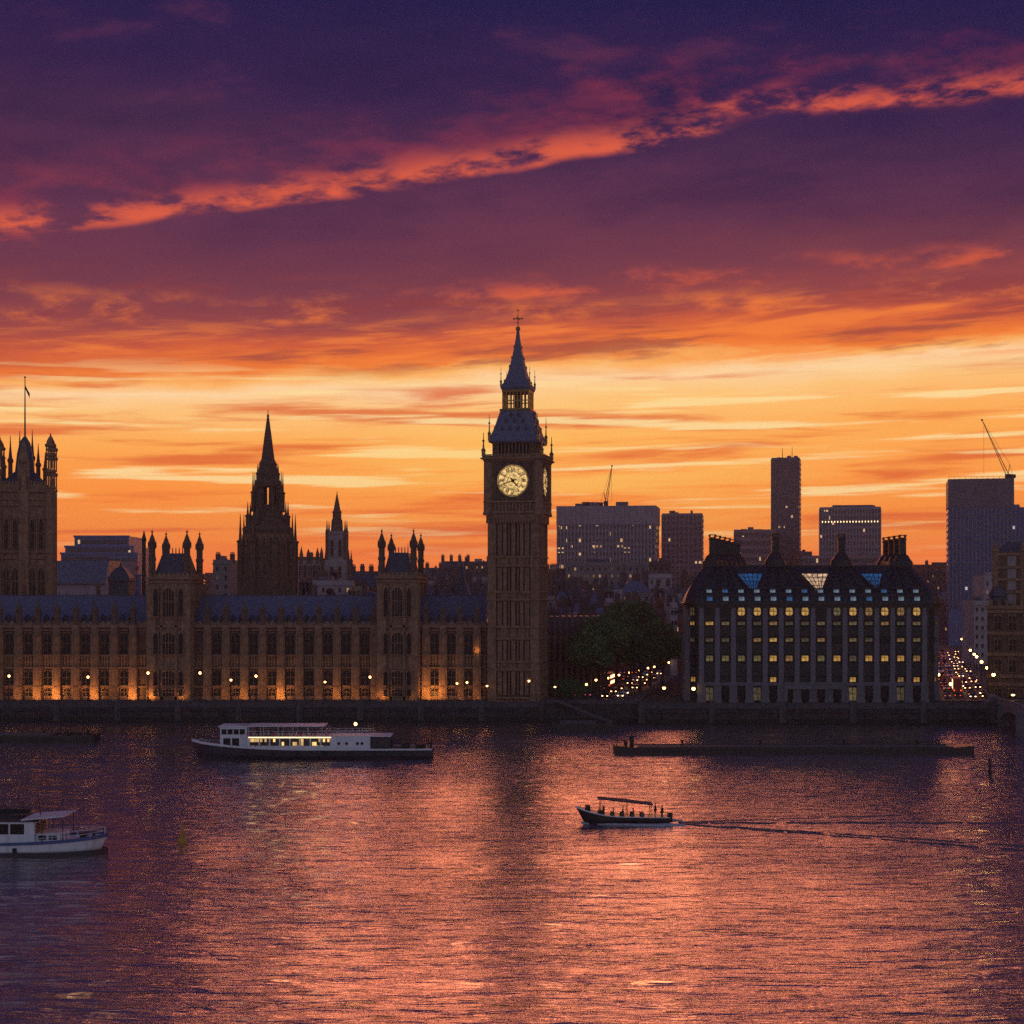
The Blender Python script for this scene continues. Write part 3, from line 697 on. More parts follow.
def dial_side():
    mb = MB()                                               # square frame of the dial
    f = 4.75
    for a, b, c, d_ in ((-f, -f+.5, cc-f, cc+f), (f-.5, f, cc-f, cc+f), (-f+.5, f-.5, cc-f, cc-f+.5), (-f+.5, f-.5, cc+f-.5, cc+f)): mb.box(a, b, -h2+.02, -h2+.7, c, d_)
    for sx in (-1, 1):
        for sz in (-1, 1):
            c0 = Vector((sx*(f-.5), cc+sz*(f-.5)))
            mb.prism_xz([(c0.x, c0.y), (c0.x-sx*2.0, c0.y), (c0.x-sx*1.15, c0.y-sz*1.15), (c0.x, c0.y-sz*2.0)], -h2+.25, -h2+.6)
    mb.disc_y(0, cc, -h2-.02, -h2+.4, RD+.55, 48, RD+.03)
    return mb
def dial_kids(o):
    MB().disc_y(0, cc, -h2+.28, -h2+.38, RD+.02, 48).build('dial', 'dial', o)
    mb = MB()
    for r0, r1 in ((RD*.985, RD*.94), (RD*.60, RD*.57), (RD*.36, RD*.335)): mb.disc_y(0, cc, -h2+.20, -h2+.27, r0, 48, r1)
    for i in range(60):
        if i % 5:
            a = R(6*i); mb.add(MB().box(-.03, .03, -h2+.2, -h2+.27, RD*.885, RD*.94), Matrix.Translation((0, 0, cc)) @ Matrix.Rotation(a, 4, 'Y'))
    mb.build('minute_ring', 'black_iron', o)
    mb = MB(); romans = ['XII', 'I', 'II', 'III', 'IV', 'V', 'VI', 'VII', 'VIII', 'IX', 'X', 'XI']
    for i, t_ in enumerate(romans):
        M4 = Matrix.Translation((0, 0, cc)) @ Matrix.Rotation(R(30*i), 4, 'Y')
        wd = {'I': .26, 'V': .52, 'X': .52}; tot = sum(wd[c] for c in t_); xx = -tot/2
        z0, z1 = RD*.62, RD*.88
        for c in t_:
            w = wd[c]; m_ = xx+w/2
            def bar(xa_, xb_):
                mb.add(MB().loft([[(xa_-.075, -h2+.2, z0), (xa_+.075, -h2+.2, z0), (xa_+.075, -h2+.27, z0), (xa_-.075, -h2+.27, z0)], [(xb_-.065, -h2+.2, z1), (xb_+.065, -h2+.2, z1), (xb_+.065, -h2+.27, z1), (xb_-.065, -h2+.27, z1)]]), M4)
            if c == 'I': bar(m_, m_)
            elif c == 'V': bar(m_, m_-.19); bar(m_, m_+.19)
            else: bar(m_-.19, m_+.19); bar(m_+.19, m_-.19)
            xx += w
    mb.build('numerals', 'black_iron', o)
    for nm, L, w, ang in (('minute_hand', RD*.88, .12, 252), ('hour_hand', RD*.56, .20, 141)):
        h = MB().prism_xz([(-w, -.9), (w, -.9), (w*1.1, 0), (w*.8, L*.75), (0, L), (-w*.8, L*.75), (-w*1.1, 0)], -h2+(.08 if w < .15 else .02), -h2+(.14 if w < .15 else .07)).disc_y(0, 0, -h2+.0, -h2+.16, .42, 16).build(nm, 'black_iron', o)
        h.rotation_euler = (0, R(ang), 0); h.location = (0, 0, cc)
four(dial_side(), 'clock_face', 'stone_dark', ct, dial_kids)
# belfry with louvred openings
hb = 5.55; zb0, zb1 = zc1+.5, cz(441)
MB().sq(0, 0, [(hb-1.2, zb0), (hb-1.2, zb1)]).build('belfry', 'bronze', ct)
mb = MB().sq(0, 0, [(hb, zb0), (hb, cz(454.5)), (hb+.12, cz(454.5)+.1), (hb+.12, cz(454.5)+.3), (hb-.2, cz(454.5)+.32)]); mb.sq(0, 0, [(hb, zb1-.45), (hb+.15, zb1-.1), (hb+.15, zb1)])
for sd_ in range(4):
    rot = Matrix.Rotation(sd_*math.pi/2, 4, 'Z')
    for i in range(10):
        xx = -4.1+8.2*i/9; mb.add(MB().box(xx-.13, xx+.13, -hb-.05, -hb+.6, cz(454.4), zb1-.4), rot)
    mb.add(MB().box(-hb, -4.5, -hb, -hb+.9, cz(454.4), zb1-.4).box(4.5, hb, -hb, -hb+.9, cz(454.4), zb1-.4), rot)
mb.build('belfry_arcade', 'stone', ct)
zr0, zr1 = cz(440.5), cz(410)
mb = MB().sq(0, 0, [(6.3, zr0-.35), (6.45, zr0), (6.45, zr0+.3), (5.75, cz(434)), (5.1, cz(427)), (4.5, cz(419)), (3.85, zr1)])
mb.build('lower_roof', 'iron_roof', ct)
dm = None
for sd_ in range(4):
    for zrow, n, hwid in ((428.5, 4, 3.1), (420.5, 3, 2.2), (414.5, 2, 1.0)):
        hh = 5.1 if zrow > 425 else (4.5 if zrow > 418 else 4.15)
        for i in range(n):
            xx = -hwid+2*hwid*i/(n-1)
            if dm is None:
                dm = MB().prism_xz([(-.36, 0), (.36, 0), (.36, .7), (0, 1.35), (-.36, .7)], -.35, .9).build('dormer', 'iron_roof', ct); MB().box(-.24, .24, -.39, -.36, .08, .68).build('pane', 'glass', dm); c = dm
            else: c = put(dm, ct, (0, 0, 0))
            c.location = Matrix.Rotation(sd_*math.pi/2, 4, 'Z') @ Vector((xx, -hh-.15, cz(zrow)-.5)); c.rotation_euler = (0, 0, sd_*math.pi/2)
# lantern
hl = 3.45; zl0, zl1 = zr1-.1, cz(391)
MB().sq(0, 0, [(.7, zl0), (.5, zl1)]).build('lantern_core', 'bronze', ct)
mb = MB().sq(0, 0, [(3.95, zl0), (4.05, zl0+.3), (3.9, zl0+.55), (hl, zl0+.6), (hl, zl0+.75)]); mb.sq(0, 0, [(hl, zl1-.5), (hl+.1, zl1), (hl+.1, zl1+.1)])
for sd_ in range(4):
    rot = Matrix.Rotation(sd_*math.pi/2, 4, 'Z')
    for i in range(8):
        xx = -hl+.16+(2*hl-.32)*i/7; mb.add(MB().box(xx-.13, xx+.13, -hl, -hl+.26, zl0+.6, zl1-.4), rot)
    mb.add(MB().box(-hl+.1, hl-.1, -hl+.02, -hl+.2, (zl0+zl1)/2-.1, (zl0+zl1)/2+.15), rot)
mb.build('lantern_arcade', 'gilt', ct)
mb = MB().sq(0, 0, [(3.5, zl1), (3.75, zl1+.4), (3.85, cz(388)), (3.6, cz(386)), (2.95, cz(382)), (2.35, cz(375)), (1.85, cz(367)), (1.35, cz(358)), (.82, cz(347)), (.5, cz(338)), (.3, cz(330))])
mb.build('spire', 'iron_roof', ct)
mb = MB()
for a in range(4):
    th = math.pi/4+a*math.pi/2; q2 = math.sqrt(2)
    for r_, z in ((2.95, 382), (1.85, 367), (1.35, 358), (.82, 347)):
        mb.add(MB().lathe(0, 0, [(.2, -.2), (.24, .15), (.05, .55)], 6), Matrix.Translation((r_*q2*math.cos(th), r_*q2*math.sin(th), cz(z))))
mb.build('crockets', 'gilt', ct)
mb = MB().ball(0, 0, cz(328), .62, 12, 8); mb.tube([(0, 0, cz(331)), (0, 0, cz(309.5))], .13, 6, .07)
mb.box(-1.05, 1.05, -.09, .09, cz(318.5), cz(317.5)); mb.box(-.09, .09, -1.05, 1.05, cz(318.5), cz(317.5))
for s in (-1, 1): mb.ball(s*1.05, 0, cz(318), .26, 8, 5).ball(0, s*1.05, cz(318), .26, 8, 5)
mb.ball(0, 0, cz(309.5), .24, 8, 5).ball(0, 0, cz(322), .25, 8, 5)
mb.build('finial_cross', 'gilt', ct)
def corner_pins(name, hcorn, z0, z1, r):
    f = None
    for a in range(4):
        p = (hcorn*(1 if a % 2 else -1), hcorn*(1 if a > 1 else -1), z0)
        if f is None:
            h = z1-z0
            f = MB().lathe(0, 0, [(r, 0), (r, h*.22), (r*1.3, h*.25), (r*.5, h*.34), (r*.3, h*.6), (r*.8, h*.64), (r*.25, h*.7), (r*.14, h)], 8).build(name, 'gilt', ct); f.location = p
        else: put(f, ct, p)
corner_pins('corner_pinnacle', h2+.25, zc1+1., cz(433), .5)
corner_pins('corner_finial', 6.2, zr0+.2, cz(414), .38)
corner_pins('lantern_finial', 3.7, cz(387.5), cz(368), .26)

# ================================================================== FLAG TOWER
YT = 458
ft = thing('flag_tower', 'massive square stone tower with octagonal turrets and a flagpole', 'tower', (X(25, YT), YT, GZ), R(14)); 
def tz(py): return Z(py, YT-8)-GZ
hv = 7.7
MB().sq(0, 0, [(hv-.6, 0), (hv-.6, tz(490))]).build('shaft', 'stone', ft)
mb = MB()
for py, e in ((612, .7), (598, .4), (552, .6), (558, .4), (505, .5), (499, .45), (491, .8)):
    mb.sq(0, 0, [(hv-.6, tz(py)-.5), (hv-.6+e, tz(py)-.15), (hv-.6+e, tz(py)+.25), (hv-.62, tz(py)+.5)])
for sd_ in range(4):
    rot = Matrix.Rotation(sd_*math.pi/2, 4, 'Z')
    for xx in (-1.0, 1.0): mb.add(MB().box(xx-.35, xx+.35, -hv-.1, -hv+.8, 0, tz(476)), rot)
    mb.add(MB().box(-1.35, 1.35, -hv-.25, -hv+.8, 0, tz(492)), rot)
    for xx in (-5.9, 5.9, -3.5, 3.5): mb.add(MB().box(xx-.18, xx+.18, -hv+.3, -hv+.8, tz(600), tz(506)), rot)
    for i in range(13):
        xx = -5.9+11.8*i/12; mb.add(MB().box(xx-.28, xx+.28, -hv+.2, -hv+.5, tz(490), tz(481)), rot)
    mb.add(MB().box(-6.2, 6.2, -hv+.25, -hv+.45, tz(490), tz(484)), rot)
mb.build('stonework', 'stone', ft)
for sd_ in range(4):
    for xx in (-4.7, -2.3, 2.3, 4.7):
        for z0, z1, n in ((tz(549), tz(517), 1), (tz(596), tz(566), 2), (tz(640), tz(616), 2)):
            o = window(ft, 1.15 if n == 1 else 1.5, z1-z0, (0, 0, 0), n, 'stone')
            o.location = Matrix.Rotation(sd_*math.pi/2, 4, 'Z') @ Vector((xx, -hv+.45, z0)); o.rotation_euler = (0, 0, sd_*math.pi/2)
def tower_turret():
    z0 = tz(490); z1 = tz(431); h = z1-z0; r = 1.4
    mb = MB().lathe(0, 0, [(r+.1, 0), (r, 3), (r, z0+.4), (r+.2, z0+.6), (r+.2, z0+1.)], 8)
    for lo, hi in ((.05, .30), (.38, .58), (.64, .74)):
        for j in range(8):
            a = math.pi/8+j*math.pi/4; mb.add(MB().sq(0, 0, [(.17, z0+h*lo), (.17, z0+h*hi)]), Matrix.Translation(((r-.2)*math.cos(a), (r-.2)*math.sin(a), 0)))
        mb.lathe(0, 0, [(r+.05, z0+h*hi), (r+.28, z0+h*(hi+.02)), (r+.28, z0+h*(hi+.04)), (r, z0+h*(hi+.06))], 8)
    mb.lathe(0, 0, [(r*.8, z0+h*.79), (r*.86, z0+h*.83), (r*.45, z0+h*.90), (.16, z0+h*.94), (.3, z0+h*.955), (.05, z0+h*.97), (.03, z1)], 8)
    return mb
tt = tower_turret().build('corner_turret', 'stone', ft); tt.location = (-hv+.4, -hv+.4, 0)
for sx, sy in ((1, -1), (-1, 1), (1, 1)): put(tt, ft, (sx*(hv-.4), sy*(hv-.4), 0))
# front gable pier, iron lantern roof and pinnacles round the flagpole
mb = MB().sq(0, 0, [(hv-1.2, tz(490)), (hv-1.4, tz(483)), (2.6, tz(470)), (2.1, tz(452)), (1.4, tz(440)), (.4, tz(434))]); mb.build('lantern_roof', 'slate_dark', ft)
f = None
for xx, yy, top in ((-4.0, 0, 431), (3.6, 1., 438), (-1.6, 3, 425), (1.9, 2.4, 424), (-6, 3, 442), (5.4, 4, 446)):
    h = tz(top)-tz(482)
    MB().sq(xx, yy, [(.62, tz(484)), (.58, tz(484)+h*.45), (.8, tz(484)+h*.47), (.8, tz(484)+h*.52), (.5, tz(484)+h*.55), (.22, tz(484)+h*.78), (.05, tz(484)+h)]).build('roof_pinnacle', 'stone_dark', ft)
mb = MB().box(-1.6, 1.6, -hv-.1, -hv+1.3, tz(492), tz(462)); mb.sq(0, -hv+.6, [(1.4, tz(462)), (1.5, tz(460)), (.9, tz(452)), (.15, tz(440))]); mb.build('gable_pier', 'stone', ft)
MB().tube([(0, 0, tz(440)), (0, 0, tz(374))], .26, 8, .12).ball(0, 0, tz(373.5), .3, 8, 5).build('flagpole', 'black_iron', ft)
fl = MB()
rings = []
for i in range(7):
    xx = i*.26; rings.append([(xx*.8+.1, .06*math.sin(i*1.5), tz(382)-.0-i*.38), (xx*.8+.1, .06*math.sin(i*1.5), tz(382)-1.0-i*.44), (xx*.8+.1, .06*math.sin(i*1.5)+.03, tz(382)-1.0-i*.44), (xx*.8+.1, .06*math.sin(i*1.5)+.03, tz(382)-i*.38)])
t = fl.loft(rings).build('flag', 'cloth_dark', None); t.location = ft.location; tag(t, 'limp dark flag hanging near the top of the tower flagpole', 'flag')

# ================================================================== OCTAGON SPIRE TOWER
YO = 470
oc = thing('octagonal_spire_tower', 'broad octagonal gothic lantern tower with a tall tapering stone spire', 'tower', (X(268, YO), YO, GZ))
def oz(py): return Z(py, YO)-GZ
k = YO/F
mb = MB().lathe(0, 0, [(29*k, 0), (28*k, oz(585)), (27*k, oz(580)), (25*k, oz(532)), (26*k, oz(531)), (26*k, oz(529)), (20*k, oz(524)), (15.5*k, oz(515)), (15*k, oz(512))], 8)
mb.build('octagon', 'stone_dark', oc)
mb = MB()
for j in range(8):
    a = math.pi/8+j*math.pi/4
    for r_, z0, z1, s in ((28*k, 0, oz(514), .75), (20.5*k, oz(530), oz(502), .55), (15.2*k, oz(512), oz(472), .5), (10.5*k, oz(484), oz(464), .38)):
        if r_ > 26*k or True:
            h = z1-z0; top = min(8.5, h*.55)
            mb.add(MB().sq(0, 0, [(s, z0), (s, z1-top), (s*1.3, z1-top+.1), (s*1.3, z1-top+.5), (s*.55, z1-top+.8), (.05, z1)]), Matrix.Translation((r_*math.cos(a), r_*math.sin(a), 0)))
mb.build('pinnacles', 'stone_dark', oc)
for j in range(8):
    a = j*math.pi/4
    for off in (-1.9, 0, 1.9):
        o = window(oc, 1.3, oz(535)-oz(577), (0, 0, 0), 1, 'stone'); rr = 25.6*k*math.cos(math.pi/8)+.15
        o.location = Matrix.Rotation(a, 4, 'Z') @ Vector((off, -rr, oz(577))); o.rotation_euler = (R(-1.2), 0, a)
mb = MB()                                                  # open lantern: you can see the sky through it
mb.lathe(0, 0, [(13.5*k, oz(514)), (13*k, oz(505))], 8)
for j in range(8):
    a = math.pi/8+j*math.pi/4
    mb.add(MB().sq(0, 0, [(.62, oz(506)), (.55, oz(486))]), Matrix.Translation((12.2*k*math.cos(a), 12.2*k*math.sin(a), 0)))
    b_ = j*math.pi/4
    for o_ in ((-.3,) if j % 2 else ()): mb.add(MB().box(o_-.13, o_+.13, -11.4*k-.15, -11.4*k+.15, oz(505.5), oz(486)), Matrix.Rotation(b_, 4, 'Z'))
mb.lathe(0, 0, [(13.2*k, oz(487)), (14*k, oz(484)), (14*k, oz(482)), (10.5*k, oz(478)), (8.6*k, oz(466)), (9*k, oz(465)), (9*k, oz(463.5)), (7*k, oz(460))], 8)
mb.build('lantern', 'stone_dark', oc)
MB().lathe(0, 0, [(7*k, oz(461)), (5.6*k, oz(451)), (4*k, oz(438)), (1.2*k, oz(418)), (.9*k, oz(417)), (1.6*k, oz(416)), (.5*k, oz(414.5)), (.25*k, oz(410))], 8).build('spire', 'stone_dark', oc)

# ================================================================== FAR SLIM TOWER AND PINNACLED BLOCK
YS = 690; k = YS/F
sl = thing('slim_spire_tower', 'slim pale far-off church tower with pinnacles and short spire', 'tower', (X(337, YS), YS, GZ))
def sz_(py): return Z(py, YS)-GZ
MB().sq(0, 0, [(12*k, 0), (12*k, sz_(562)), (9.6*k, sz_(559)), (9.3*k, sz_(535)), (9.9*k, sz_(534)), (9.9*k, sz_(532.5)), (6*k, sz_(531))]).build('shaft', 'stone_pale', sl)
MB().lathe(0, 0, [(6.5*k, sz_(532)), (5.6*k, sz_(520)), (4.6*k, sz_(519)), (4.4*k, sz_(513)), (5.2*k, sz_(512.5)), (3.6*k, sz_(510)), (.5*k, sz_(494)), (.2*k, sz_(491))], 8).build('spire', 'stone_dark', sl)
mb = MB()
for sx in (-1, 1):
    for sy in (-1, 1):
        mb.sq(sx*9*k, sy*9*k, [(1.4*k, 0), (1.4*k, sz_(531)), (.9*k, sz_(530)), (.1*k, sz_(520))]); mb.sq(sx*13*k, sy*12*k, [(1.5*k, 0), (1.5*k, sz_(560)), (.9*k, sz_(559)), (.1*k, sz_(550))])
mb.build('pinnacles', 'stone_dark', sl)
for xx in (-4*k, 4*k):
    for a, b in ((556, 539), (577, 566)):
        o = window(sl, 3*k, sz_(b)-sz_(a), (xx, -9.75*k if a < 560 else -12.1*k, sz_(a)), 1, 'stone_pale')
pb = thing('pinnacled_block', 'low pale stone gothic block with four pinnacles beside the slim tower', 'building', (X(312, YS), YS, GZ)); 
MB().box(-13*k, 11*k, -6, 14, 0, sz_(558)).build('wall', 'stone_pale', pb)
mb = MB()
for i, (px, top) in enumerate(((303, 546.5), (310, 549), (313, 553), (319, 548), (323, 547))):
    mb.sq((px-312)*k, -5.4, [(1.6*k, 0), (1.6*k, sz_(556)), (1.8*k, sz_(555)), (1.2*k, sz_(552.5)), (.1*k, sz_(top))])
mb.box(-13*k, 11*k, -6.3, -6, sz_(559.5), sz_(557)); mb.build('pinnacles', 'stone_dark', pb)
for i in range(5): window(pb, 2.6*k, 6, ((-10+4.6*i)*k, -6.05, sz_(578)), 1, 'stone_pale')
# ================================================================== OFFICE BLOCK WITH TALL CHIMNEYS
YP = 402.0
ob = thing('chimneyed_office_block', 'dark bronze roofed office block with stone piers, lit yellow windows and tall chimneys', 'office block', (X(816, YP), YP, GZ)); OO = Vector(ob.location)
def hx(px): return X(px, YP)-OO.x
def hz(py): return Z(py, YP)-GZ
zE = hz(604.5)                                            # eave
plan = [(hx(697), 0), (hx(932), 0), (hx(942), 3.8), (hx(942)-1, 30), (hx(942)-8, 42), (hx(690)+6, 42), (hx(690)+2, 30), (hx(689), 3.5)]
def grow(pl, d):
    cx = sum(p[0] for p in pl)/len(pl); cy = sum(p[1] for p in pl)/len(pl); out = []
    n = len(pl)
    for i in range(n):
        a, b, c = (Vector(pl[i-1]), Vector(pl[i]), Vector(pl[(i+1) % n]))
        n1 = Vector(((b-a).y, -(b-a).x)).normalized(); n2 = Vector(((c-b).y, -(c-b).x)).normalized()
        m_ = (n1+n2).normalized(); out.append(tuple(b+m_*d/max(.4, m_.dot(n1))))
    return out
MB().prism_xy(grow(plan, -.9), -.7, zE).build('wall', 'bronze_green', ob)
mb = MB().prism_xy(grow(plan, .9), zE-.25, zE+.15).prism_xy(grow(plan, .5), zE-.8, zE-.25).prism_xy(grow(plan, 1.15), zE+.15, zE+.4); mb.build('eave', 'bronze', ob)
piers = [701.3+15.92*i for i in range(15)]
def side_piers():
    out = [(hx(p), 0., 0.) for p in piers]
    for i in range(7): out.append((hx(942)-.2-.04*i*3.6, 5.2+i*3.7, R(90))); out.append((hx(689.5)+.075*i*3.7, 5.2+i*3.7, R(-90)))
    return out
pr = None
for x_, y_, rz in side_piers():
    if pr is None:
        mb = MB().box(-.62, .62, -.55, .7, hz(682.5), hz(615)).box(-.5, .5, -.4, .7, hz(615), zE-.75).box(-.78, .78, -.62, .7, hz(683.5), hz(682))
        for z in (hz(666), hz(649), hz(631)): mb.box(-.68, .68, -.6, .5, z-.12, z+.12)
        pr = mb.build('pier', 'pier_stone', ob); pr.location = (x_, y_, 0)
        b_ = MB().box(-.95, .95, -.7, .7, -.7, hz(683.5)).box(-1.1, 1.1, -.85, .7, -.7, .6).build('pier_base', 'pier_stone', pr)
    else: put(pr, ob, (x_, y_, 0), rz=rz)
# spandrels and cornice over the ground floor
mb = MB()
for a, b in ((616, 620), (627, 636), (643.5, 654), (663, 676)):
    mb.box(hx(697.5), hx(928.5), -.18, .9, hz(b), hz(a))
mb.build('spandrel', 'bronze', ob)
MB().box(hx(697.5), hx(928.5), -.35, .89, hz(685.5), hz(682.2)).build('string_course', 'pier_stone', ob)
# windows: each bay and storey its own window with frame; light differs from room to room
rows = [(611.4, 2.0, 1.75, 'top'), (623.3, .8, 1.9, 'mid'), (639.8, .85, 1.8, 'mid'), (658.3, 1.35, 1.7, 'low')]
lights = {'top': ['lo', 'lo', 'hi', 'hi', 'hi', 'hi', 'hi', 'off', 'mid', 'hi', 'mid', 'hi', 'mid', 'hi'],
          0: ['mid', 'mid', 'mid', 'mid', 'mid', 'lo', 'mid', 'lo', 'lo', 'mid', 'lo', 'mid', 'lo', 'mid'],
          1: ['lo', 'lo', 'lo', 'mid', 'hi', 'lo', 'lo', 'mid', 'lo', 'lo', 'lo', 'lo', 'mid', 'lo'],
          2: ['lo', 'lo', 'mid', 'lo', 'hi', 'mid', 'hi', 'lo', 'hi', 'lo', 'hi', 'hi', 'mid', 'mid']}
LM = {'hi2': 'win_hi2', 'mid2': 'win_mid2', 'city': 'city_lit', 'hi': 'win_hi', 'mid': 'win_mid', 'lo': 'win_lo', 'off': 'glass', 'cool': 'win_cool'}
fr = {}; pnm = {}
ro = random.Random(77)
def office_window(w, h, kind, light, loc, rz=0., arch=False):
    light = ro.choice({'hi': ['hi', 'hi', 'hi2'], 'mid': ['mid', 'mid2', 'lo', 'hi2'], 'lo': ['lo', 'lo', 'off', 'mid2'], 'off': ['off']}[light])
    key = (round(w, 2), round(h, 2))
    if key not in fr:
        mb = MB(); t_ = .11
        mb.box(-w/2-t_, -w/2, -.2, .1, -h/2-t_, h/2+t_).box(w/2, w/2+t_, -.2, .1, -h/2-t_, h/2+t_).box(-w/2, w/2, -.2, .1, -h/2-t_, -h/2).box(-w/2, w/2, -.2, .1, h/2, h/2+t_)
        mb.box(-.05, .05, -.15, .1, -h/2, h/2)
        if h > 1.8: mb.box(-w/2, w/2, -.13, .1, -.05, .05)
        if arch:
            for s in (-1, 1):
                mb.prism_xz([(s*w/2, h/2), (s*w/2, h*.22), (s*w*.42, h*.40), (s*w*.25, h/2)], -.16, .1)
                mb.prism_xz([(s*w/2, -h/2), (s*w/2, -h*.3), (s*w*.3, -h/2)], -.16, .1)
        o = mb.build('window', 'bronze', None); fr[key] = o.data; bpy.data.objects.remove(o)
        o = MB().box(-w/2, w/2, .0, .04, -h/2, h/2).build('pane', 'glass', None); pnm[key] = o.data; bpy.data.objects.remove(o)
    f = bpy.data.objects.new('window', fr[key]); col.objects.link(f); f.parent = ob; f.location = loc; f.rotation_euler = (0, 0, rz)
    pk = key+(light,)
    if pk not in pnm:
        me = pnm[key].copy(); me.materials.clear(); me.materials.append(M[LM[light]]); pnm[pk] = me
    p = bpy.data.objects.new('pane', pnm[pk]); col.objects.link(p); p.parent = f
    return f
for j, (py, h, w, kind) in enumerate(rows):
    L = lights['top'] if j == 0 else lights[j-1]
    for i in range(14):
        yy = -.32 if j == 0 else -.3
        office_window(w, h, kind, L[i], ((hx(piers[i])+hx(piers[i+1]))/2, yy, hz(py)), arch=(j == 0))
    for px, y_, rz in ((693.2, 1.55, R(-47)), (937, 1.5, R(57))):
        office_window(1.5, h, kind, 'mid' if j == 1 else 'lo', (hx(px), y_, hz(py)), rz)
mb = MB()                                                 # backing behind the top-floor row
mb.box(hx(697.5), hx(928.5), -.2, .88, hz(616), zE-.81); mb.build('frieze', 'bronze', ob)
# lit lunettes above the ground floor and shop windows between the pier bases
for i in range(14):
    xm = (hx(piers[i])+hx(piers[i+1]))/2
    if i in (4, 9, 12, 13):
        office_window(1.5, 1.1, 'l', 'hi' if i in (4, 9) else 'mid', (xm, -.2, hz(679.5)))
    if not 5 <= i <= 8:
        office_window(1.9, 3.2, 'g', 'lo' if i % 3 == 0 else 'off', (xm, -.12, hz(694)))
office_window(1.5, 1.1, 'l', 'hi', (hx(936), 1.1, hz(679.5)), R(57)); office_window(1.5, 1.1, 'l', 'hi', (hx(694), 1.3, hz(679.5)), R(-47))
mb = MB().box(hx(784), hx(844), -1.1, .6, hz(689), hz(684)).box(hx(783.5), hx(787), -1.0, .6, 0, hz(689)).box(hx(841), hx(844.5), -1.0, .6, 0, hz(689)).box(hx(783), hx(845), -1.25, .5, hz(684), hz(683)); mb.build('entrance_portal', 'pier_stone', ob)
MB().box(hx(787.2), hx(840.8), -.15, .05, .01, hz(689.2)).build('entrance_glazing', 'glass', ob)
for px in (797, 813, 829):
    c = MB().lathe(hx(px), -.75, [(.42, 0), (.34, .4), (.3, hz(689.2)-.02)], 10).build('column', 'pier_stone', ob)
# roof: steep lower slope to a ridge
rid = hz(565.5); yR = 9.0
e = grow(plan, .7)
top = [(hx(712), yR), (hx(918), yR), (hx(921), yR+1.5), (hx(921)-1.5, 26), (hx(921)-5, 33), (hx(707)+7, 33), (hx(707)+3.5, 26), (hx(709), yR+1.5)]
GF = lambda f_: f_**1.5                                    # the slope starts steep and leans back towards the ridge
MB().loft([[(x0_+(x1_-x0_)*GF(f_), y0_+(y1_-y0_)*GF(f_), zE+.35+(rid-zE-.35)*f_) for (x0_, y0_), (x1_, y1_) in zip(e, top)] for f_ in (0, .1, .2, .3, .42, .55, .7, .85, 1)]).build('roof', 'roof_bronze', ob)
mb = MB().prism_xy(grow(top, .35), rid-.2, rid+.25); mb.build('ridge', 'bronze', ob)
ey = e[0][1]
def on_slope(x_, f_, out=.0):                               # point on the front slope: f 0 eave .. 1 ridge
    return Vector((x_, ey+(yR-ey)*GF(f_)-out*.75, zE+.35+(rid-zE-.35)*f_+out*.65))
bases = [730, 782, 848, 905]
mb = MB()
for i, p in enumerate(piers):
    b = min(bases, key=lambda q_: abs(q_-p))
    for s in (-2.4, 2.4):
        mb.tube([on_slope(hx(p+s), .02, .05), on_slope(hx(p+s*.95), .15, .1)]+[on_slope(hx((p+s*.9)*(1-q_)+(b+(p-b)*.34+s*.4)*q_), .28+.71*q_, .12) for q_ in (0, .2, .4, .6, .8, 1)], .17, 6)
mb.build('roof_ribs', 'bronze', ob)
mb = MB()
for f_ in (.16, .36): mb.loft([[on_slope(hx(697), f_, .0), on_slope(hx(697), f_, .22), on_slope(hx(697), f_+.035, .22), on_slope(hx(697), f_+.035, .0)], [on_slope(hx(929), f_, .0), on_slope(hx(929), f_, .22), on_slope(hx(929), f_+.035, .22), on_slope(hx(929), f_+.035, .0)]])
mb.build('roof_gutter', 'bronze_green', ob)
slope = math.atan2(rid-zE, yR-ey)
rw = None
for j, f_ in enumerate((.085, .30)):
    for i in range(15):
        px = piers[0]+15.92*(i-.5) if False else (piers[i]+8 if i < 14 else 697)
        if i == 14: px = 934
        if i == 14: continue
        w, h = (1.35, 1.0) if j == 0 else (1.3, .75)
        fm = MB().box(-w/2-.15, w/2+.15, -.5, .6, -.1, h+.12).prism_xz([(-w/2-.15, h+.12), (w/2+.15, h+.12), (w*.25, h+.4), (-w*.25, h+.4)], -.5, .6).build('roof_window', 'bronze_green', ob)
        fm.location = on_slope(hx(px), f_)+Vector((0, .12, -.2))
        MB().box(-w/2, w/2, -.56, -.52, 0, h).build('pane', 'win_cool' if (i*7+j*3) % 5 else 'glass_blue', fm)
# glazed triangles between the fans of ribs
for (a, b, c, d_), mn in (((739, 767, 757, 750), 'glass_blue'), ((804, 833, 823, 816), 'win_warmwhite'), ((864, 888, 879, 876), 'glass_blue')):
    f0, f1 = .34, .77
    q4 = [(d_, f0), (c, f0), (b, f1), (a, f1)]
    P4 = [on_slope(hx(px), f_, .42) for px, f_ in q4]; Q4 = [on_slope(hx(px), f_, .1) for px, f_ in q4]
    s = MB().loft([Q4, P4]).build('skylight', mn, ob)
    mb = MB()
    for i in range(4): mb.tube([P4[i], P4[(i+1) % 4]], .2, 6)
    for t_ in (.2, .4, .6, .8): mb.tube([P4[0].lerp(P4[1], t_), P4[3].lerp(P4[2], t_)], .11, 5)
    for t_ in (.25, .5, .75): mb.tube([P4[0].lerp(P4[3], t_), P4[1].lerp(P4[2], t_)], .11, 5)
    mb.build('glazing_bars', 'bronze', s)
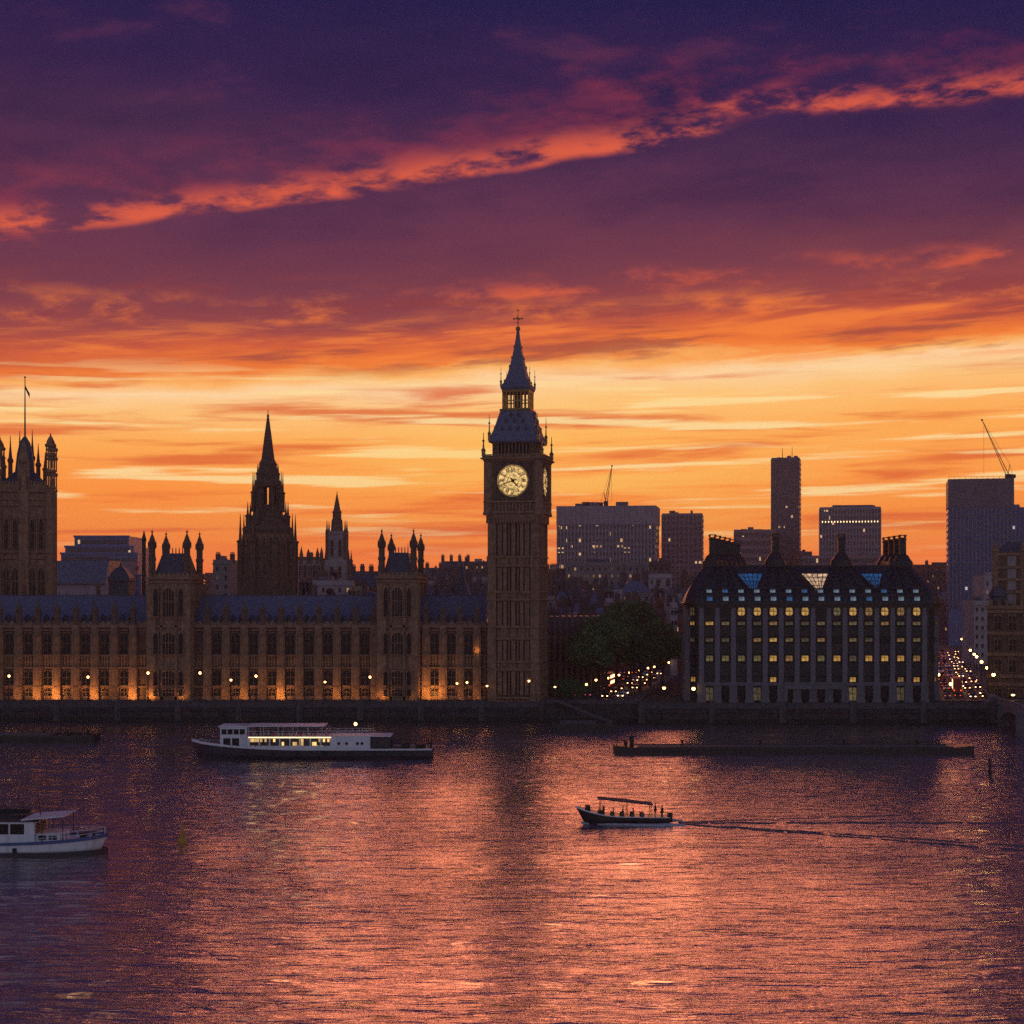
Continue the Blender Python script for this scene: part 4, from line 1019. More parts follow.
# chimneys
def chimney_mb(h, wide=1.0, cap=True):
    mb = MB().lathe(0, 0, [(2.8, 0), (2.75, 1.2), (2.5, 1.9), (2.2, 2.1), (1.6, 3.2), (1.05*wide, 3.7)], 14)
    mb.sq(0, 0, [(.92*wide, 3.5), (.86*wide, h-1.3), (1.02*wide, h-1.2), (1.02*wide, h-.9), (.8*wide, h-.8), (.8*wide, h-.55)])
    for sx in (-1, 1):
        for sy in (-1, 1): mb.sq(sx*.8*wide, sy*.8*wide, [(.14, h-.6), (.14, h)])
    mb.sq(0, 0, [(1.02*wide, h-.05), (1.02*wide, h+.15)])
    return mb
c1 = chimney_mb(hz(533)-rid+.2).build('chimney', 'bronze', ob); c1.location = (hx(782), yR+1.5, rid-.2)
put(c1, ob, (hx(848.5)+.3, yR+1.5, rid-.2))
mb = chimney_mb(hz(531)-rid, .95); c2 = mb.build('chimney', 'bronze', ob); c2.location = (hx(718.5), yR+3, rid-.6)
c3 = None
for i in range(1, 6):
    xx = hx(718.5)+i*1.55; yy = yR+3+i*2.0; h = hz(531)-rid-.25*i
    o = chimney_mb(h, .85).build('chimney', 'bronze', ob); o.location = (xx, yy, rid-.6)
for i in range(4):
    xx = hx(913.5)-i*.55; yy = yR+2.5+i*3.6
    o = chimney_mb(hz(531.5)-rid-.1*i, .9).build('chimney', 'bronze', ob); o.location = (xx, yy, rid-.6)
MB().prism_xy([(hx(709), yR+1), (hx(722), yR), (hx(748), yR+10), (hx(745), yR+16), (hx(720), yR+16)], rid-.3, rid+1.5).build('roof_plinth', 'bronze', ob)
MB().prism_xy([(hx(898), yR), (hx(921), yR), (hx(920.5), yR+13), (hx(900), yR+13)], rid-.3, rid+1.3).build('roof_plinth', 'bronze', ob)

# ================================================================== BIG BLOCKS ON THE SKYLINE
def tower_block(name, label, p0, p1, ytop, Y, depth, m, floors, yb=585, rz=0., rib='ribbon_sparse', crown=0, crown_m=None, fins=0, group=None, cat='tower block', steps=()):
    xa_, xb_ = X(p0, Y), X(p1, Y); w = xb_-xa_
    t = thing(name, label, cat, ((xa_+xb_)/2, Y, GZ), rz, group)
    H_ = Z(ytop, Y)-GZ; hw_ = w/2
    MB().box(-hw_, hw_, 0, depth, 0, H_).build('wall', m, t)
    zb = max(0, Z(yb+25, Y)-GZ); fh = (H_-crown-zb)/floors
    src = {}
    for i in range(floors):
        z0 = zb+fh*i
        o = MB().box(-hw_-.12, hw_+.12, -.12, depth+.12, 0, fh*.52).build('window', rib, t) if not src else put(src[0], t, (0, 0, 0))
        src.setdefault(0, o); o.location = (0, 0, z0+fh*.3)
        s = MB().box(-hw_-.3, hw_+.3, -.3, depth+.3, 0, .28).build('ledge', m, t) if 1 not in src else put(src[1], t, (0, 0, 0))
        src.setdefault(1, s); s.location = (0, 0, z0+fh*.22)
    if fins:
        f = None
        for i in range(fins+1):
            xx = -hw_+w*i/fins
            if f is None: f = MB().box(-.35, .35, -.7, 0, zb, H_-crown).build('fin', m, t); f.location = (xx, 0, 0)
            else: put(f, t, (xx, 0, 0))
    if crown:
        mb = MB().box(-hw_-.5, hw_+.5, -.5, depth+.5, H_-crown, H_+.4)
        n = int(w/3)
        for i in range(n): mb.box(-hw_+w*(i+.5)/n-.12, -hw_+w*(i+.5)/n+.12, -.72, -.5, H_-crown+.3, H_)
        mb.build('crown', crown_m or m, t)
    else:
        mb = MB().box(-hw_, hw_, 0, .5, H_, H_+1.1).box(-hw_, hw_, depth-.5, depth, H_, H_+1.1).box(-hw_, -hw_+.5, .5, depth-.5, H_, H_+1.1).box(hw_-.5, hw_, .5, depth-.5, H_, H_+1.1); mb.build('parapet', m, t)
    mb = MB(); rr = random.Random(int(p0*7))
    for i in range(4):
        xx = rr.uniform(-hw_*.7, hw_*.6); ww = rr.uniform(.05, .16)*w; mb.box(xx, xx+ww, depth*.2, depth*.2+6, H_, H_+rr.uniform(1.5, 3.2)+i*.003)
    mb.build('roof_plant', 'dark_clad', t)
    return t, H_, hw_
A, hA, wA = tower_block('office_slab', 'wide mauve office slab with rows of lit floors between clock tower and dark chimneys', 557, 655, 506.5, 900, 34, 'concrete', 13, rz=R(-9), rib='ribbon_warm', crown=10, crown_m='concrete', fins=28)
tower_block('rose_tower', 'squat rose brown tower block standing close beside the wide office slab', 662, 702, 515, 1000, 40, 'rose_concrete', 17, rz=R(-8), fins=9)
tower_block('low_office_block', 'plain low mauve block joined to the foot of the tallest skyline tower', 734, 776, 531, 1150, 40, 'rose_concrete', 9, yb=580, rz=R(-9))
B, hB, wB = tower_block('slender_tower', 'tallest slender dark tower on the skyline with two aerials on top', 771.5, 799, 459, 1200, 26, 'dark_clad', 30, rz=R(-13), fins=6)
mb = None
for xx, h in ((-wB*.25, 9), (wB*.45, 9.5)):
    o = MB().tube([(xx, 8, hB), (xx, 8, hB+h)], .35, 6, .15).box(xx-.9, xx+.9, 7.2, 8.8, hB, hB+1.8).build('aerial', 'black_iron', B)
tower_block('low_office_block', 'small dark block tucked between the tallest tower and the broad fluted one', 799, 812, 553, 1160, 30, 'dark_clad', 6, yb=580)
E, hE, wE = tower_block('fluted_tower_block', 'broad mauve tower with vertical ribs, row of lights near its raised top', 820, 880, 508.5, 1100, 44, 'concrete', 16, fins=20, rz=R(-12.5))
MB().box(-wE*.55, wE*.75, 4, 34, hE+.01, hE+2.6).build('penthouse', 'dark_clad', E)
mb = MB(); 
for i in range(19): mb.box(-wE*.9+wE*1.8*i/18-.32, -wE*.9+wE*1.8*i/18+.32, -.78, -.72, hE-9.6, hE-8.6)
mb.build('light_row', 'boat_glow', E)
tower_block('low_office_block', 'long low mauve block at the feet of the fluted tower and chimneys', 802, 893, 557, 1060, 30, 'rose_concrete', 6, yb=580, rz=R(-11))
Gt, hG, wG = tower_block('blue_glass_tower', 'big blue glazed tower block with dark crown beneath a leaning crane', 950, 1018, 507, 800, 36, 'blue_clad', 17, rz=R(-13.5), rib='ribbon_blue', crown=0, fins=18)
MB().box(-wG-.3, wG-2.6, -.4, 36, hG+.02, hG+14.2).build('crown', 'dark_clad', Gt)
MB().box(wG+.01, wG+22, 2, 34, 0, hG-.2).build('annexe', 'blue_clad', Gt)
mb = MB()
for i in range(12): mb.box(-wG+i*2.7, -wG+i*2.7+.12, 1, 1.12, hG+14.2, hG+15.4)
mb.box(-wG, wG-3, 1, 1.1, hG+15.3, hG+15.4); mb.build('roof_rail', 'black_iron', Gt)
# stepped office on the left with a blue flank
t = thing('stepped_office', 'stepped blue-grey office block rising behind the palace beside the flag tower', 'office block', (X(98, 720), 720, GZ)); k = 720/F
mb = MB()
for p0, p1, py, d_ in ((55, 141, 575, 0), (59, 136, 553, 3), (62, 131, 546, 5), (69, 124, 535.5, 9)):
    mb.box((p0-98)*k, (p1-98)*k, d_, 40-d_*.01, 0, Z(py, 720)-GZ); mb.box((p0-98)*k-.4, (p1-98)*k+.4, d_-.4, d_+.2, Z(py, 720)-GZ-.6, Z(py, 720)-GZ+.35)
mb.build('wall', 'blue_clad', t)
for p0, p1, py, d_ in ((61, 106, 558, 2.9), (72, 122, 541, 8.9), (64, 128, 550, 4.9), (107, 134, 560, 2.9), (110, 139, 568, -.1)):
    MB().box((p0-98)*k, (p1-98)*k, d_-.15, d_+.1, Z(py, 720)-GZ-1., Z(py, 720)-GZ+.8).build('window', 'ribbon_sparse', t)
MB().box((106-98)*k, (136-98)*k, -6, 2.9, 0, Z(562, 720)-GZ).build('wing', 'rose_concrete', t)
# cranes
def crane(name, label, base, tip, back, mast_h, w=.55):
    t = thing(name, label, 'crane', base)
    mb = MB()
    for sx in (-1, 1):
        for sy in (-1, 1): mb.box(sx*w-.12, sx*w+.12, sy*w-.12, sy*w+.12, 0, mast_h)
    for i in range(int(mast_h/1.4)):
        z = i*1.4; s = 1 if i % 2 else -1
        mb.tube([(-s*w, -w, z), (s*w, -w, z+1.4)], .08, 4).tube([(-w, -s*w, z), (-w, s*w, z+1.4)], .08, 4)
    mb.build('mast', 'black_iron', t)
    top = Vector((0, 0, mast_h)); tp = Vector(tip)
    mb = MB(); d_ = (tp-top); n = d_.cross(Vector((0, 1, 0))).normalized()*.9
    mb.tube([top+n*.8, tp], .2, 5, .12).tube([top-n*.8, tp], .2, 5, .12)
    for i in range(14):
        a = top.lerp(tp, i/14)+n*.8*(1-i/14); b = top.lerp(tp, (i+.5)/14)-n*.8*(1-i/14); c = top.lerp(tp, (i+1)/14)+n*.8*(1-(i+1)/14)
        mb.tube([a, b], .07, 4).tube([b, c], .07, 4)
    mb.ball(tp.x, tp.y, tp.z, .55, 8, 5).build('jib', 'black_iron', t)
    bk = Vector(back)
    MB().tube([top, bk], .3, 5).box(bk.x-1.4, bk.x+1.4, -1, 1, bk.z-1.6, bk.z+.3).build('counterweight', 'black_iron', t)
    MB().box(-1.2, 1.2, -1.1, 1.1, mast_h-1.6, mast_h+1.).build('cab', 'black_iron', t)
    ap = top+Vector((bk.x*.4, 0, 6)); 
    MB().tube([top, ap], .16, 4).tube([ap, bk], .08, 4).tube([ap, tp], .07, 4).tube([top.lerp(tp, .93), Vector((top.lerp(tp, .93).x, 0, mast_h+1))], .06, 4).build('cables', 'black_iron', t)
k = 915/F
crane('tower_crane', 'thin luffing crane on the roof of the wide mauve office slab', (X(606, 915), 915, Z(506, 915)), (6*k, 0, 40*k), (-5.5*k, 0, 3*k), 3*k)
k = 820/F
crane('tower_crane', 'leaning luffing crane above the blue glazed tower block', (X(1008, 820), 820, Z(480, 820)), (-26*k, 0, 60*k), (4.5*k, 0, 5*k), 4.*k)

# ================================================================== CITY ROOFS BEHIND
WINW = {}
def city_house(label, p0, p1, ytop, Y, m, roof='flat', floors=4, chim=2, lit=.12, depth=16., rz=0., name='town_building', cat='building', wn=None, yb=None, group=None):
    rr = random.Random(int(p0*13+ytop*7+Y)); k = Y/F
    xa_, xb_ = X(p0, Y), X(p1, Y); w = xb_-xa_; hw_ = w/2
    t = thing(name, label, cat, ((xa_+xb_)/2, Y, GZ), rz, group)
    H_ = Z(ytop, Y)-GZ
    rh = 0 if roof == 'flat' else min(.22*w+2, 7.)
    H_ -= rh
    mb = MB().box(-hw_, hw_, 0, depth, 0, H_).box(-hw_-.25, hw_+.25, -.35, -.002, H_-.9, H_-.3)
    mb.build('wall', m, t)
    if roof == 'flat':
        mb = MB().box(-hw_, hw_, 0, .35, H_+.002, H_+.9).box(-hw_, hw_, depth-.35, depth, H_+.002, H_+.9).box(-hw_, -hw_+.35, .35, depth-.35, H_+.002, H_+.9).box(hw_-.35, hw_, .35, depth-.35, H_+.002, H_+.9); mb.build('parapet', m, t)
        xx = rr.uniform(-hw_*.6, hw_*.2); MB().box(xx, xx+w*.28, 3, 8, H_, H_+2.4).box(xx+w*.31, xx+w*.38, 4, 6, H_, H_+1.5).build('roof_plant', rr.choice(['dark_clad', 'concrete', 'slate_dark']), t)
    elif roof == 'mansard':
        MB().loft([[(-hw_-.2, -.2, H_), (hw_+.2, -.2, H_), (hw_+.2, depth, H_), (-hw_-.2, depth, H_)], [(-hw_+1, 1.9, H_+rh*.8), (hw_-1, 1.9, H_+rh*.8), (hw_-1, depth-2, H_+rh*.8), (-hw_+1, depth-2, H_+rh*.8)], [(-hw_+2, 5, H_+rh), (hw_-2, 5, H_+rh), (hw_-2, depth-5, H_+rh), (-hw_+2, depth-5, H_+rh)]]).build('roof', 'slate_dark', t)
        n = max(2, int(w/4)); dm_ = None
        for i in range(n):
            xx = -hw_+w*(i+.5)/n
            if dm_ is None:
                dm_ = MB().box(-.7, .7, 0, 2, 0, 1.7).prism_xz([(-.9, 1.7), (.9, 1.7), (0, 2.4)], -.1, 2).build('dormer', m, t); MB().box(-.45, .45, -.05, -.01, .25, 1.5).build('pane', 'glass', dm_); dm_.location = (xx, .1, H_+.4)
            else: put(dm_, t, (xx, .1, H_+.4))
    elif roof == 'gable':
        MB().prism_yz([(-.3, H_), (depth/2, H_+rh), (depth+.3, H_)], -hw_-.2, hw_+.2).build('roof', rr.choice(['slate', 'slate_dark']), t)
    elif roof == 'gables':
        n = max(2, int(w/7))
        for i in range(n):
            a, b = -hw_+w*i/n, -hw_+w*(i+1)/n
            MB().prism_xz([(a+.1, H_), (b-.1, H_), ((a+b)/2, H_+rh)], 0, depth).build('roof', 'slate_dark', t)
    elif roof == 'hip':
        MB().loft([[(-hw_-.3, -.3, H_), (hw_+.3, -.3, H_), (hw_+.3, depth+.3, H_), (-hw_-.3, depth+.3, H_)], [(-hw_*.5, depth*.4, H_+rh), (hw_*.5, depth*.4, H_+rh), (hw_*.5, depth*.6, H_+rh), (-hw_*.5, depth*.6, H_+rh)]]).build('roof', 'slate', t)
    c0 = None
    for i in range(chim):
        xx = -hw_*.85+1.7*hw_*i/max(1, chim-1)
        if c0 is None:
            mb = MB().box(-.9, .9, -.5, .5, 0, 3.2+rh).box(-1, 1, -.6, .6, 3.2+rh, 3.5+rh)
            for s in (-.6, -.2, .2, .6): mb.lathe(s, 0, [(.18, 3.5+rh), (.14, 4.4+rh)], 6)
            c0 = mb.build('chimney', 'dark brick', t); c0.location = (xx, depth*.5, H_-.4)
        else: put(c0, t, (xx, depth*.5, H_-.4))
    fh = 3.4; n = wn or max(2, int(w/2.5)); n = min(n, 14)
    if m not in WINW:
        o = MB().box(-.45, .45, -.06, .02, 0, 1.5).box(-.6, .6, -.16, -.002, -.2, .0).box(-.55, .55, -.1, -.003, 1.5, 1.7).build('window', m, None); f_ = o.data; bpy.data.objects.remove(o)
        ps = {}
        for L_ in ('off', 'lo', 'mid', 'city'):
            o = MB().box(-.4, .4, -.1, -.07, .05, 1.45).build('pane', LM[L_], None); ps[L_] = o.data; bpy.data.objects.remove(o)
        WINW[m] = (f_, ps)
    f_, ps = WINW[m]
    for r_ in range(floors):
        z = H_-.9-2.3-fh*r_
        if z < 1: break
        for i in range(n):
            xx = -hw_+w*(i+.5)/n
            o = bpy.data.objects.new('window', f_); col.objects.link(o); o.parent = t; o.location = (xx, 0, z)
            L_ = 'off' if rr.random() > lit else rr.choice(['city', 'city', 'mid', 'lo'])
            p = bpy.data.objects.new('pane', ps[L_]); col.objects.link(p); p.parent = o
    return t
C = city_house
# left of the clock tower
hall = thing('long_hall', 'long hall under a plain blue-grey lead roof behind the palace ridge', 'hall', (X(74, 540), 540, GZ)); k = 540/F
MB().box(-32*k, 32*k, 0, 24, 0, Z(583, 540)-GZ).build('wall', 'concrete', hall); MB().prism_yz([(-.6, Z(583, 540)-GZ), (3.4, Z(560.5, 540)-GZ), (20, Z(560.5, 540)-GZ), (24.6, Z(583, 540)-GZ)], -32.5*k, 32.5*k).build('roof', 'slate', hall)
MB().box(-32.6*k, 32.6*k, -1.0, -.61, Z(584, 540)-GZ, Z(582.6, 540)-GZ).build('gutter', 'dark_clad', hall)
lv_ = thing('roof_ventilator', 'dark louvred roof ventilator with curved cap and finial behind the palace ridge', 'ventilator', (X(121, 470), 470, GZ)); k = 470/F
MB().sq(0, 0, [(10*k, 0), (10*k, Z(582, 470)-GZ), (11*k, Z(581, 470)-GZ), (11*k, Z(578, 470)-GZ), (8.5*k, Z(574, 470)-GZ), (6*k, Z(570, 470)-GZ), (1.5*k, Z(566.5, 470)-GZ), (.5*k, Z(562, 470)-GZ)]).build('cap', 'slate_dark', lv_)
for i in range(7): MB().box((-8.7+2.9*i-.5)*k, (-8.7+2.9*i+.5)*k, -10.6*k, -10*k, 0, Z(583, 470)-GZ).build('louvre', 'slate_dark', lv_)
st_ = thing('flue_mast', 'thin dark flue standing beside the first turreted pavilion', 'flue', (X(144, 560), 560, GZ))
MB().lathe(0, 0, [(.75, 0), (.7, Z(541, 560)-GZ), (.95, Z(540, 560)-GZ), (.55, Z(536, 560)-GZ), (.15, Z(531, 560)-GZ)], 8).build('shaft', 'black_iron', st_)
MB().lathe(0, 0, [(1.2, 20), (1.2, 21), (.9, 21.2)], 8).build('collar', 'black_iron', st_)
C('grey chapter block behind the first turreted pavilion, next to the octagonal tower', 213, 230, 562, 600, 'grey stone', 'flat', 4, 2)
C('white flat-roofed terrace block directly below the slim far tower', 303, 352, 583, 560, 'white rendered', 'flat', 3, 0, .22)
C('dark brick block with several chimney stacks left of the second pavilion', 349, 381, 574, 620, 'dark brick', 'gable', 3, 4)
C('grey mansard block behind the white flat-roofed terrace', 338, 384, 571, 850, 'grey stone', 'mansard', 4, 3)
C('long rose brick block far off between the two pavilions', 276, 346, 570, 980, 'red brick', 'flat', 4, 3)
C('pale hipped house half hidden behind the second pavilion', 360, 392, 592, 520, 'pale stone', 'hip', 3, 2)
C('grey stone mansard block between the second pavilion and the spirelet', 424, 456, 570, 760, 'grey stone', 'mansard', 5, 3)
C('broad palace-like block with raised centre far behind the slate spirelet', 440, 470, 561, 900, 'brown brick', 'mansard', 5, 4)
C('dark block with stubby roof structures just left of the clock tower', 464, 490, 563, 880, 'dark brick', 'flat', 5, 2)
C('white rendered house in front of the mansard block near the spirelet', 423, 442, 586, 600, 'white rendered', 'gable', 3, 2)
C('yellow brick row with chimneys behind the spirelet', 440, 468, 584, 640, 'yellow brick', 'gables', 3, 4)
C('pale stone row tight against the clock tower', 466, 492, 579, 680, 'pale stone', 'flat', 4, 2, .1)
C('low red brick row behind the last palace bays', 430, 490, 594, 540, 'red brick', 'gable', 2, 5)
C('long grey terrace on the far horizon left of the clock tower', 395, 492, 571, 1150, 'grey stone', 'flat', 4, 6)
C('long brown terrace on the far horizon behind the octagonal tower', 205, 300, 574, 1150, 'brown brick', 'flat', 4, 6)
# between clock tower and the chimneyed office
C('long mauve block with lit ribbon floors at the foot of the office slab', 566, 652, 564, 780, 'grey stone', 'flat', 5, 0, .5, wn=14)
C('dark glazed box with rooftop plant left of the rose tower', 652, 671, 563, 740, 'dark brick', 'flat', 5, 0, .3)
C('white square house with a bright blank gable above the trees', 604, 622, 592, 600, 'white rendered', 'flat', 2, 1, .1)
C('low brick row immediately right of the clock tower', 546, 572, 571, 820, 'brown brick', 'flat', 5, 2, .15)
C('pale stone row with tall windows right of the clock tower', 547, 580, 598, 620, 'pale stone', 'flat', 4, 3, .06)
C('grey mansard house with dormers above the return wing', 573, 606, 590, 580, 'grey stone', 'mansard', 3, 2, .05)
C('blue-roofed house with wide glazed attic above the trees', 622, 650, 581, 640, 'grey stone', 'hip', 4, 2, .08)
C('red brick gabled house peeking over the tree crowns', 600, 632, 604, 540, 'red brick', 'gables', 3, 2, .05)
C('white stucco block with rows of dark windows above the tree crowns', 648, 672, 576, 660, 'white rendered', 'flat', 6, 0, .06)
C('pale stone house stepping down behind the trees', 656, 682, 596, 590, 'pale stone', 'flat', 5, 2, .06)
C('rose brick house beside the corner of the chimneyed office', 668, 694, 588, 640, 'red brick', 'mansard', 5, 2, .1)
C('narrow brown house wedged between the rose tower and the dark roof', 684, 712, 577, 760, 'brown brick', 'flat', 5, 2, .1)
C('yellow brick terrace low behind the tree crowns', 560, 604, 607, 520, 'yellow brick', 'gable', 3, 4, .05)
C('warm lit house at the far end of the tree lined street', 664, 690, 622, 540, 'red brick', 'flat', 5, 1, .25)
# right of the chimneyed office
C('white rendered block with a column of dark windows down its flank', 974, 991, 603, 600, 'white rendered', 'flat', 8, 0, .03, wn=3)
C('brown brick block closing the far end of the busy street', 936, 964, 603, 900, 'brown brick', 'flat', 8, 2, .05)
C('grey terrace with blue lead roofs above the busy street', 940, 1000, 584, 905, 'grey stone', 'hip', 5, 3, .2)
C('long dark terrace with scattered lights under the blue glass tower', 925, 1000, 572, 930, 'dark brick', 'flat', 4, 4, .35)
C('long rose terrace on the far horizon right of the chimneys', 900, 960, 566, 1000, 'red brick', 'flat', 4, 3, .1)
C('white flat-roofed block high above the busy street', 984, 1004, 578, 660, 'white rendered', 'flat', 4, 0, .1)
C('brown terrace on the horizon behind the dark bronze roof', 700, 830, 572, 1010, 'brown brick', 'flat', 3, 6, .1)

# a closer grain of small houses between the named blocks
rg = random.Random(21); seen_l = set()
areas = [(548, 600, 590, 626, 440, 560, 'between the clock tower and the trees', 11), (598, 686, 578, 606, 520, 720, 'above the tree crowns', 15), (548, 650, 570, 588, 650, 860, 'below the wide office slab', 12),
         (300, 378, 577, 594, 480, 700, 'left of the second pavilion', 10), (424, 488, 574, 596, 480, 760, 'right of the second pavilion', 11), (940, 1000, 578, 606, 880, 990, 'above the busy bridge street', 9), (655, 690, 598, 640, 560, 640, 'beside the office flank', 5)]
RN = {'flat': 'flat roof', 'mansard': 'dormered mansard', 'gable': 'slate ridge', 'hip': 'hipped slate roof', 'gables': 'twin gables'}
for a0, a1, t0, t1, Y0, Y1, where, cnt in areas:
    for i in range(cnt):
        cx_ = a0+(a1-a0)*(i+.5)/cnt+rg.uniform(-3, 3); w_ = rg.uniform(6, 12)
        for tries in range(60):
            cl = rg.choice(list(HOUSE)); rf_ = rg.choice(list(RN)); ch_ = rg.randint(0, 3)
            lb_ = '%s house, %s, %s, %s' % (cl, RN[rf_], ('no stack', 'one stack', 'two stacks', 'three stacks')[ch_], where)
            if lb_ not in seen_l: break
        seen_l.add(lb_)
        f_ = rg.random()
        C(lb_, cx_-w_/2, cx_+w_/2, t0+(t1-t0)*f_, Y1+(Y0-Y1)*f_+rg.uniform(-12, 12), cl, rf_, rg.randint(2, 4), ch_, rg.choice([0, .03, .08, .2]), 12., name='town_house')

# ornate corner building on the right edge
YB = 418; k = YB/F
cb = thing('ornate_corner_building', 'tall ornate stone building with banded turret rising at the right edge', 'building', (X(1010, YB), YB, GZ), R(-17))
def bz(py): return Z(py, YB)-GZ
MB().box((990-1010)*k, (1090-1010)*k, 0, 36, 0, bz(607)).build('wall', 'stone_dark', cb)
mb = MB()
for py, pr_ in ((607, .9), (611, .5), (633, .4), (654, .5), (676, .6), (684, .4)): mb.box((990-1010)*k-pr_, (1090-1010)*k, -pr_, .01, bz(py)-.5, bz(py)+.4).box((990-1010)*k-pr_, (990-1010)*k+.01, .01, 36, bz(py)-.5, bz(py)+.4)
for i in range(14): mb.box((990-1010)*k+.2+i*1.9, (990-1010)*k+.9+i*1.9, -.5, -.1, bz(607)+.4, bz(607)+1.9)
mb.build('cornice', 'stone', cb)
for r_, (a, b) in enumerate(((630, 614), (651, 638), (672, 658), (698, 688))):
    for i in range(5): window(cb, 1.7, bz(b)-bz(a), ((990-1010)*k+2.2+i*3.6, -.12, bz(a)), 2, 'stone')
    for i in range(7): window(cb, 1.7, bz(b)-bz(a), ((990-1010)*k-.12, 3+i*4.6, bz(a)), 2, 'stone', rz=R(-90))
tx = (1006-1010)*k
p = MB().box(tx-3.1, tx+7, 2, 12, bz(608), bz(552)).build('turret', 'stone_dark', cb)
mb = MB()
for i, (a, b) in enumerate(((604, 594), (590, 581), (578, 569), (566, 556))): mb.box(tx+.4, tx+2.6, 1.85, 2.1, bz(a), bz(b))
mb.build('pale_panel', 'stone_pale', p)
mb = MB()
for py in (606, 592, 579.5, 567.5, 554): mb.box(tx-3.5, tx+7.2, 1.6, 12.3, bz(py)-.3, bz(py)+.35)
for xx in (tx-2.6, tx+4.3): mb.lathe(xx, 2.2, [(.9, bz(608)), (.8, bz(552)), (1.1, bz(551)), (1.0, bz(549)), (.5, bz(545)), (.1, bz(541))], 8)
mb.build('banding', 'stone', p)
MB().loft([[(tx-2.6, 3, bz(552)), (tx+6.5, 3, bz(552)), (tx+6.5, 11.5, bz(552)), (tx-2.6, 11.5, bz(552))], [(tx+.5, 6, bz(541)), (tx+4, 6, bz(541)), (tx+4, 8.5, bz(541)), (tx+.5, 8.5, bz(541))]]).build('turret_roof', 'slate_dark', p)
MB().prism_yz([(.2, bz(606)), (9, bz(584)), (27, bz(584)), (35.8, bz(606))], (1013-1010)*k+6, (1090-1010)*k).build('roof', 'slate_dark', cb)
MB().lathe((990-1010)*k+2.2, 2.4, [(2.3, bz(608)), (2.3, bz(597)), (2.6, bz(596)), (2.4, bz(594)), (1.6, bz(588)), (.4, bz(584)), (.05, bz(579))], 8).build('corner_dome', 'slate_dark', cb)
# ================================================================== TREES
def leaf_mesh(name, blobs, n, size, seed):
    rs = np.random.RandomState(seed)
    vol = np.array([b[3]**2 for b in blobs]); pick = rs.choice(len(blobs), n, p=vol/vol.sum())
    B = np.array([(b[0], b[1], b[2]) for b in blobs])[pick]; Rr = np.array([b[3] for b in blobs])[pick]
    dv = rs.normal(size=(n, 3)); dv /= np.linalg.norm(dv, axis=1)[:, None]
    rad = Rr*(.45+.6*rs.rand(n)**.6)
    # small tufts give light and dark clumps
    c = B+dv*rad[:, None]*np.array([1, 1, .82]); c += rs.normal(size=(n, 3))*.18
    a = rs.normal(size=(n, 3)); a /= np.linalg.norm(a, axis=1)[:, None]
    b = np.cross(a, rs.normal(size=(n, 3))); b /= np.linalg.norm(b, axis=1)[:, None]
    s = size*(.5+.9*rs.rand(n))[:, None]
    V = np.stack([c-a*s, c+b*s*.55, c+a*s, c-b*s*.55], 1).reshape(-1, 3)
    me = bpy.data.meshes.new(name); me.vertices.add(4*n); me.vertices.foreach_set('co', V.ravel().astype(np.float32))
    me.loops.add(4*n); me.loops.foreach_set('vertex_index', np.arange(4*n, dtype=np.int32))
    me.polygons.add(n); me.polygons.foreach_set('loop_start', np.arange(0, 4*n, 4, dtype=np.int32)); me.update(calc_edges=True)
    me.materials.append(M['leaf'])
    return me
def tree(label, x, y, h, r, seed, group='street trees beside the clock tower'):
    rr = random.Random(seed); t = thing('plane_tree', label, 'tree', (x, y, GZ), 0, group)
    blobs = []; mb = MB(); hb = h*.26
    mb.tube([(0, 0, 0), (.1, .05, hb*.5), (.15, 0, hb), (.1, .1, h*.6)], .5, 8, .16)
    for i in range(15):
        a = rr.uniform(0, 6.28); el = rr.uniform(-.35, 1.); q = r*rr.uniform(.45, .78)*math.sqrt(max(.1, 1-max(0, el)**2*.8))
        z = h*.60+el*h*.27; br = r*rr.uniform(.30, .46)
        blobs.append((q*math.cos(a), q*math.sin(a), z, br))
        mb.tube([(.12, 0, hb*rr.uniform(.8, 1.3)), (q*.5*math.cos(a), q*.5*math.sin(a), (hb+z)*.55), (q*math.cos(a), q*math.sin(a), z)], .17, 5, .05)
    blobs.append((0, 0, h*.62, r*.55)); blobs.append((0, 0, h*.82, r*.42))
    mb.build('trunk', 'bark', t)
    o = bpy.data.objects.new('crown', leaf_mesh('crown', blobs, 9000, .42, seed)); col.objects.link(o); o.parent = t
    return t
for i, (px, Y, top, r, lab) in enumerate((
        (630, 452, 598, 9.4, 'tallest leafy plane tree, in the middle of the group beside the lamplit street'),
        (606, 426, 608, 8.6, 'broad plane tree at the clock tower end of the group'),
        (650, 470, 612, 7.8, 'rounded plane tree towards the office end of the group'),
        (662, 470, 626, 7.4, 'lower plane tree at the far office end, over the string of street lamps'),
        (590, 420, 624, 6.4, 'smallest plane tree closest to the clock tower wing'),
        (617, 472, 607, 7.4, 'plane tree half hidden behind the tallest crown'),
        (640, 446, 628, 6.2, 'plane tree with low front crown above the street lamps'))):
    h = Z(top, Y)-GZ; tree(lab, X(px, Y), Y, h, r, 40+i)
sh = [(553, 420, 684), (562, 416, 680), (571, 415, 676), (580, 413, 682)]
